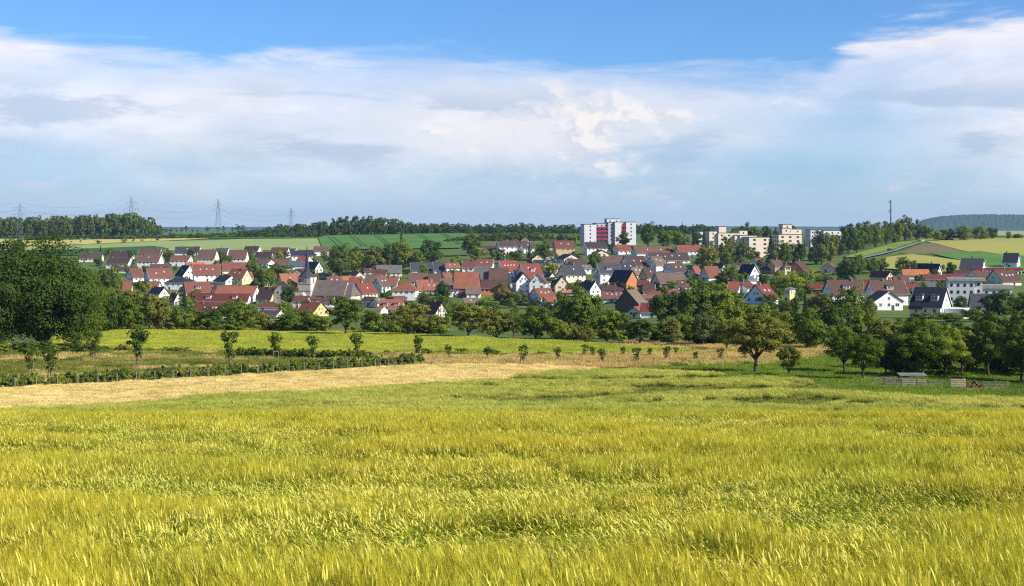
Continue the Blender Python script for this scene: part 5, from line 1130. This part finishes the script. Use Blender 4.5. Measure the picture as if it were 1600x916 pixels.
b = MB(); b.prism([(-.7, .95), (.7, 1.1), (.7, 1.15), (-.7, 1.0)], -1.5, 1.5, mat('old_sheet', (.22, .22, .22), .8, .2, 2)); b.build('roof', sh)
for x in (-1.3, 1.3):
    for y in (-.6, .6): b = MB(); b.bar((x, y, -.3), (x, y, 1.02 + y * .10), .05, .05, pale, 6); b.build('post', sh)
g = ground(1496, 608); pc = thing('pallet_crate', g, radians(-6), 'tan wooden pallet crate beside the log pile', 'crate')
for r in range(5): b = MB(); b.box(-.75, .75, -.5, -.46, .08 + r * .22, .22 + r * .22, tanw); b.build('slat', pc)
for r in range(5): b = MB(); b.box(.71, .75, -.455, .5, .08 + r * .22, .22 + r * .22, tanw); b.build('slat', pc); b = MB(); b.box(-.75, -.71, -.455, .5, .08 + r * .22, .22 + r * .22, tanw); b.build('slat', pc)
b = MB(); b.box(-.7, .7, -.455, .5, .02, .075, tanw); b.build('floor', pc)
for i, (x, y, zz, r_) in enumerate([(-.9, 0, .16, .17), (-.5, .1, .15, .16), (-.1, -.05, .18, .19), (.35, 0, .15, .16), (.75, .1, .17, .18), (-.7, 0, .45, .15), (-.28, .05, .47, .16), (.14, 0, .48, .15), (.55, .05, .46, .15), (-.1, 0, .74, .14)]):
    g = ground(1525, 608); b = MB(); b.bar((x, -.5, zz), (x + .05, .5, zz), r_, r_, redw, 10); o = b.build('log', None, g, R.uniform(-.2, .2)); tag(o, 'cut log lying in the pile between crate and fence', 'log', 'logs in the pile')

# ------------------------------------------------------------------ pylons, mast, cars
pyl = mat('pylon_steel', (.20, .21, .22), .6, .1, .5, metal=.3)
def pylon(px, ptop, pbase, d, label):
    s = d / F; x = (px - 800) / F * d; z = Hs(x, d); hh = (HOR - ptop) * s - z
    t = thing('power_pylon', (x, d, z), radians(18), label, 'pylon', 'power pylons on the left ridge')
    bw_ = hh * .075; tw_ = hh * .016; wz = lambda f: bw_ * (1 - f) ** 1.15 + tw_
    for sx in (-1, 1):
        for sy in (-1, 1):
            b = MB(); fs = [-.02, .3, .6, .8, 1.0]
            for a_, c_ in zip(fs, fs[1:]): b.bar((sx * wz(max(0, a_)), sy * wz(max(0, a_)), a_ * hh), (sx * wz(c_), sy * wz(c_), c_ * hh), .17, .15, pyl)
            b.build('leg', t)
    fs = [0, .13, .25, .36, .46, .55, .63, .70, .76, .82, .88, .94]
    for a_, c_ in zip(fs, fs[1:]):
        b = MB()
        for sy in (-1, 1):
            b.bar((-wz(a_), sy * wz(a_), a_ * hh), (wz(c_), sy * wz(c_), c_ * hh), .09, .09, pyl, 3); b.bar((wz(a_), sy * wz(a_), a_ * hh), (-wz(c_), sy * wz(c_), c_ * hh), .09, .09, pyl, 3)
            b.bar((-wz(c_), sy * wz(c_), c_ * hh), (wz(c_), sy * wz(c_), c_ * hh), .08, .08, pyl, 3)
        b.build('lattice_brace', t)
    tips = []
    for f, half in ((.66, .235), (.84, .175)):
        b = MB()
        for sx in (-1, 1):
            tip_ = (sx * half * hh * .8, 0, f * hh + .3); tips.append((tip_, sx))
            for sy in (-1, 1): b.bar((sx * wz(f), sy * wz(f), f * hh), tip_, .13, .09, pyl, 3); b.bar((sx * wz(f), sy * wz(f), (f + .045) * hh), tip_, .13, .09, pyl, 3)
        b.build('crossarm', t)
        for sx in (-1, 1):
            for q in (.45, 1):
                xx = sx * (wz(f) + (half * hh * .8 - wz(f)) * q); b = MB(); b.bar((xx, 0, f * hh + .2), (xx, 0, f * hh - 2.4), .12, .12, pyl, 5); b.build('insulator', t)
    return t, hh
T_ = [pylon(31, 316, 385, 1560, 'lattice power pylon, leftmost on the ridge'), pylon(205, 307, 362, 1660, 'tallest lattice power pylon before the left wood'), pylon(341, 311, 357, 1840, 'lattice power pylon on the open horizon'), pylon(455, 325, 352, 2300, 'smallest lattice power pylon behind the ridge wood')]
pts0 = [(-420, 1500)]
bpy.context.view_layer.update()
ends = [Vector((-700, 1420, Hs(-700, 1420)))] + [t.location for t, _ in T_]; hts = [46] + [hh for _, hh in T_]
for f, q in ((.61, -.18), (.61, .18), (.79, -.13), (.79, .13), (.99, 0)):
    b = MB()
    for a_, c_, h1, h2 in zip(ends, ends[1:], hts, hts[1:]):
        p0 = a_ + Vector((q * h1, 0, f * h1)); p1 = c_ + Vector((q * h2, 0, f * h2)); pr = p0
        for i in range(1, 13): u = i / 12; cur = p0.lerp(p1, u) - Vector((0, 0, 9 * 4 * u * (1 - u))); b.bar(pr, cur, .08, .08, pyl, 3); pr = cur
    tag(b.build('power_line'), 'thin sagging power line strung between the pylons', 'power line', 'power lines between the pylons')
d = 1120; x = (1392 - 800) / F * d; z0 = Hs(x, d); top = (HOR - 312) / F * d
ms = thing('phone_mast', (x, d, z0), 0, 'tall grey mobile phone mast above the right trees', 'mast')
b = MB(); b.bar((0, 0, -1), (0, 0, top - z0 - .5), .75, .45, pyl, 12); b.build('pole', ms)
for zz, rr in ((top - z0 - 1.8, 1.4), (top - z0 - 9, 1.3)):
    for k in range(3):
        a = 2 * pi * k / 3 + .4; b = MB(); b.box(-.25, .25, -.15, .15, -1.2, 1.2, steel); o = b.build('antenna', ms, (cos(a) * rr, sin(a) * rr, zz), a)
        b = MB(); b.bar((0, 0, 0), (-rr * cos(0), 0, 0), .07, .07, pyl); b.build('bracket', o)
tyre = mat('tyre', (.02, .02, .02), .9, .1)
def car(px, py, yaw, col, label, dmin, up=1.1):
    g = ground(px, py, dmin); g.z += up; t = thing('car', g, radians(yaw), label, 'car', 'cars on the roads'); cm = mat('car_' + label.split()[0], col, .3, .03, spec=.6)
    b = MB(); b.prism([(-2.1, .3), (2.1, .3), (2.15, .75), (1.2, .9), (-2.05, .95), (-2.15, .6)], -.86, .86, cm); b.build('body', t)
    b = MB(); b.prism([(-1.9, .96), (1.1, .91), (.4, 1.42), (-1.4, 1.45)], -.76, .76, glass); b.build('cabin', t)
    b = MB(); b.prism([(-1.4, 1.455), (.4, 1.425), (.35, 1.5), (-1.35, 1.52)], -.74, .74, cm); b.build('roof', t)
    for sx in (-1, 1):
        for y in (-1.3, 1.3): b = MB(); b.bar((sx * .68, y, .32), (sx * .9, y, .32), .32, .32, tyre, 14); b.build('wheel', t)
car(1391, 394.5, -65, (.03, .035, .045), 'dark car driving up the hill road', 600); car(1441, 380.2, -60, (.5, .5, .52), 'silver car at the top of the hill road', 600)
car(393, 447, 15, (.05, .08, .16), 'blue car parked left of the garden trees', 400, .02); car(399, 453, 15, (.55, .56, .58), 'grey car parked below the blue one', 400, .02); car(581, 468, 70, (.03, .03, .035), 'black car parked left of the hipped villa', 400, .02); car(672, 455, 80, (.40, .46, .55), 'pale blue car parked right of the hipped villa', 400, .02)
# lamp posts / round sign in the village
g = ground(1082, 416, 400); lp = thing('globe_lamp', g, 0, 'pale ball on a thin post right of the long red roof', 'lamp')
b = MB(); b.bar((0, 0, -1), (0, 0, 5.2), .12, .09, steel, 8); b.build('post', lp)
bm = bmesh.new(); bmesh.ops.create_icosphere(bm, subdivisions=2, radius=1.15, matrix=Matrix.Translation((0, 0, 6.2))); me = bpy.data.meshes.new('globe'); bm.to_mesh(me); bm.free(); me.materials.append(mat('globe_white', (.6, .64, .68), .5, .05)); link('globe', me, lp)

# ------------------------------------------------------------------ air
hb_ = MB(); hm = bpy.data.materials.new('haze_air'); hm.use_nodes = True; hn = hm.node_tree; hn.nodes.clear()
ho = hn.nodes.new('ShaderNodeOutputMaterial'); pv = hn.nodes.new('ShaderNodeVolumePrincipled'); pv.inputs['Color'].default_value = (.42, .66, 1.0, 1); pv.inputs['Density'].default_value = 0.000045; pv.inputs['Anisotropy'].default_value = 0.1
hn.links.new(pv.outputs[0], ho.inputs['Volume'])
hb_.box(-11000, 11000, -120, 12500, -60, 125, hm); hz = hb_.build('haze'); hz['kind'] = 'stuff'; hz['label'] = 'thin pale blue air haze over the valley'; hz['category'] = 'haze'

# ------------------------------------------------------------------ labels that would repeat: add the order from the left
from collections import defaultdict
bylab = defaultdict(list)
for o in THINGS: bylab[o['label']].append(o)
SHARE = ('hedge shrubs', 'undergrowth', 'logs', 'power lines', 'shrubs along', 'shrubs at')
for lab, os_ in bylab.items():
    for o in os_:
        wds = o['label'].split()
        if len(wds) > 16: o['label'] = ' '.join(wds[:15]).rstrip(',')
    if len(os_) < 2 or any(str(os_[0].get('group', '')).startswith(q) for q in SHARE): continue
    os_.sort(key=lambda o: o.location.x / max(1, o.location.y))
    base = ' '.join(lab.split()[:12]).rstrip(',')
    for i, o in enumerate(os_): o['label'] = f'{base}, {ORD[i] if i < len(ORD) else str(i + 1) + "th"} from left'
for o in THINGS:
    if 'wd' in o: del o['wd']
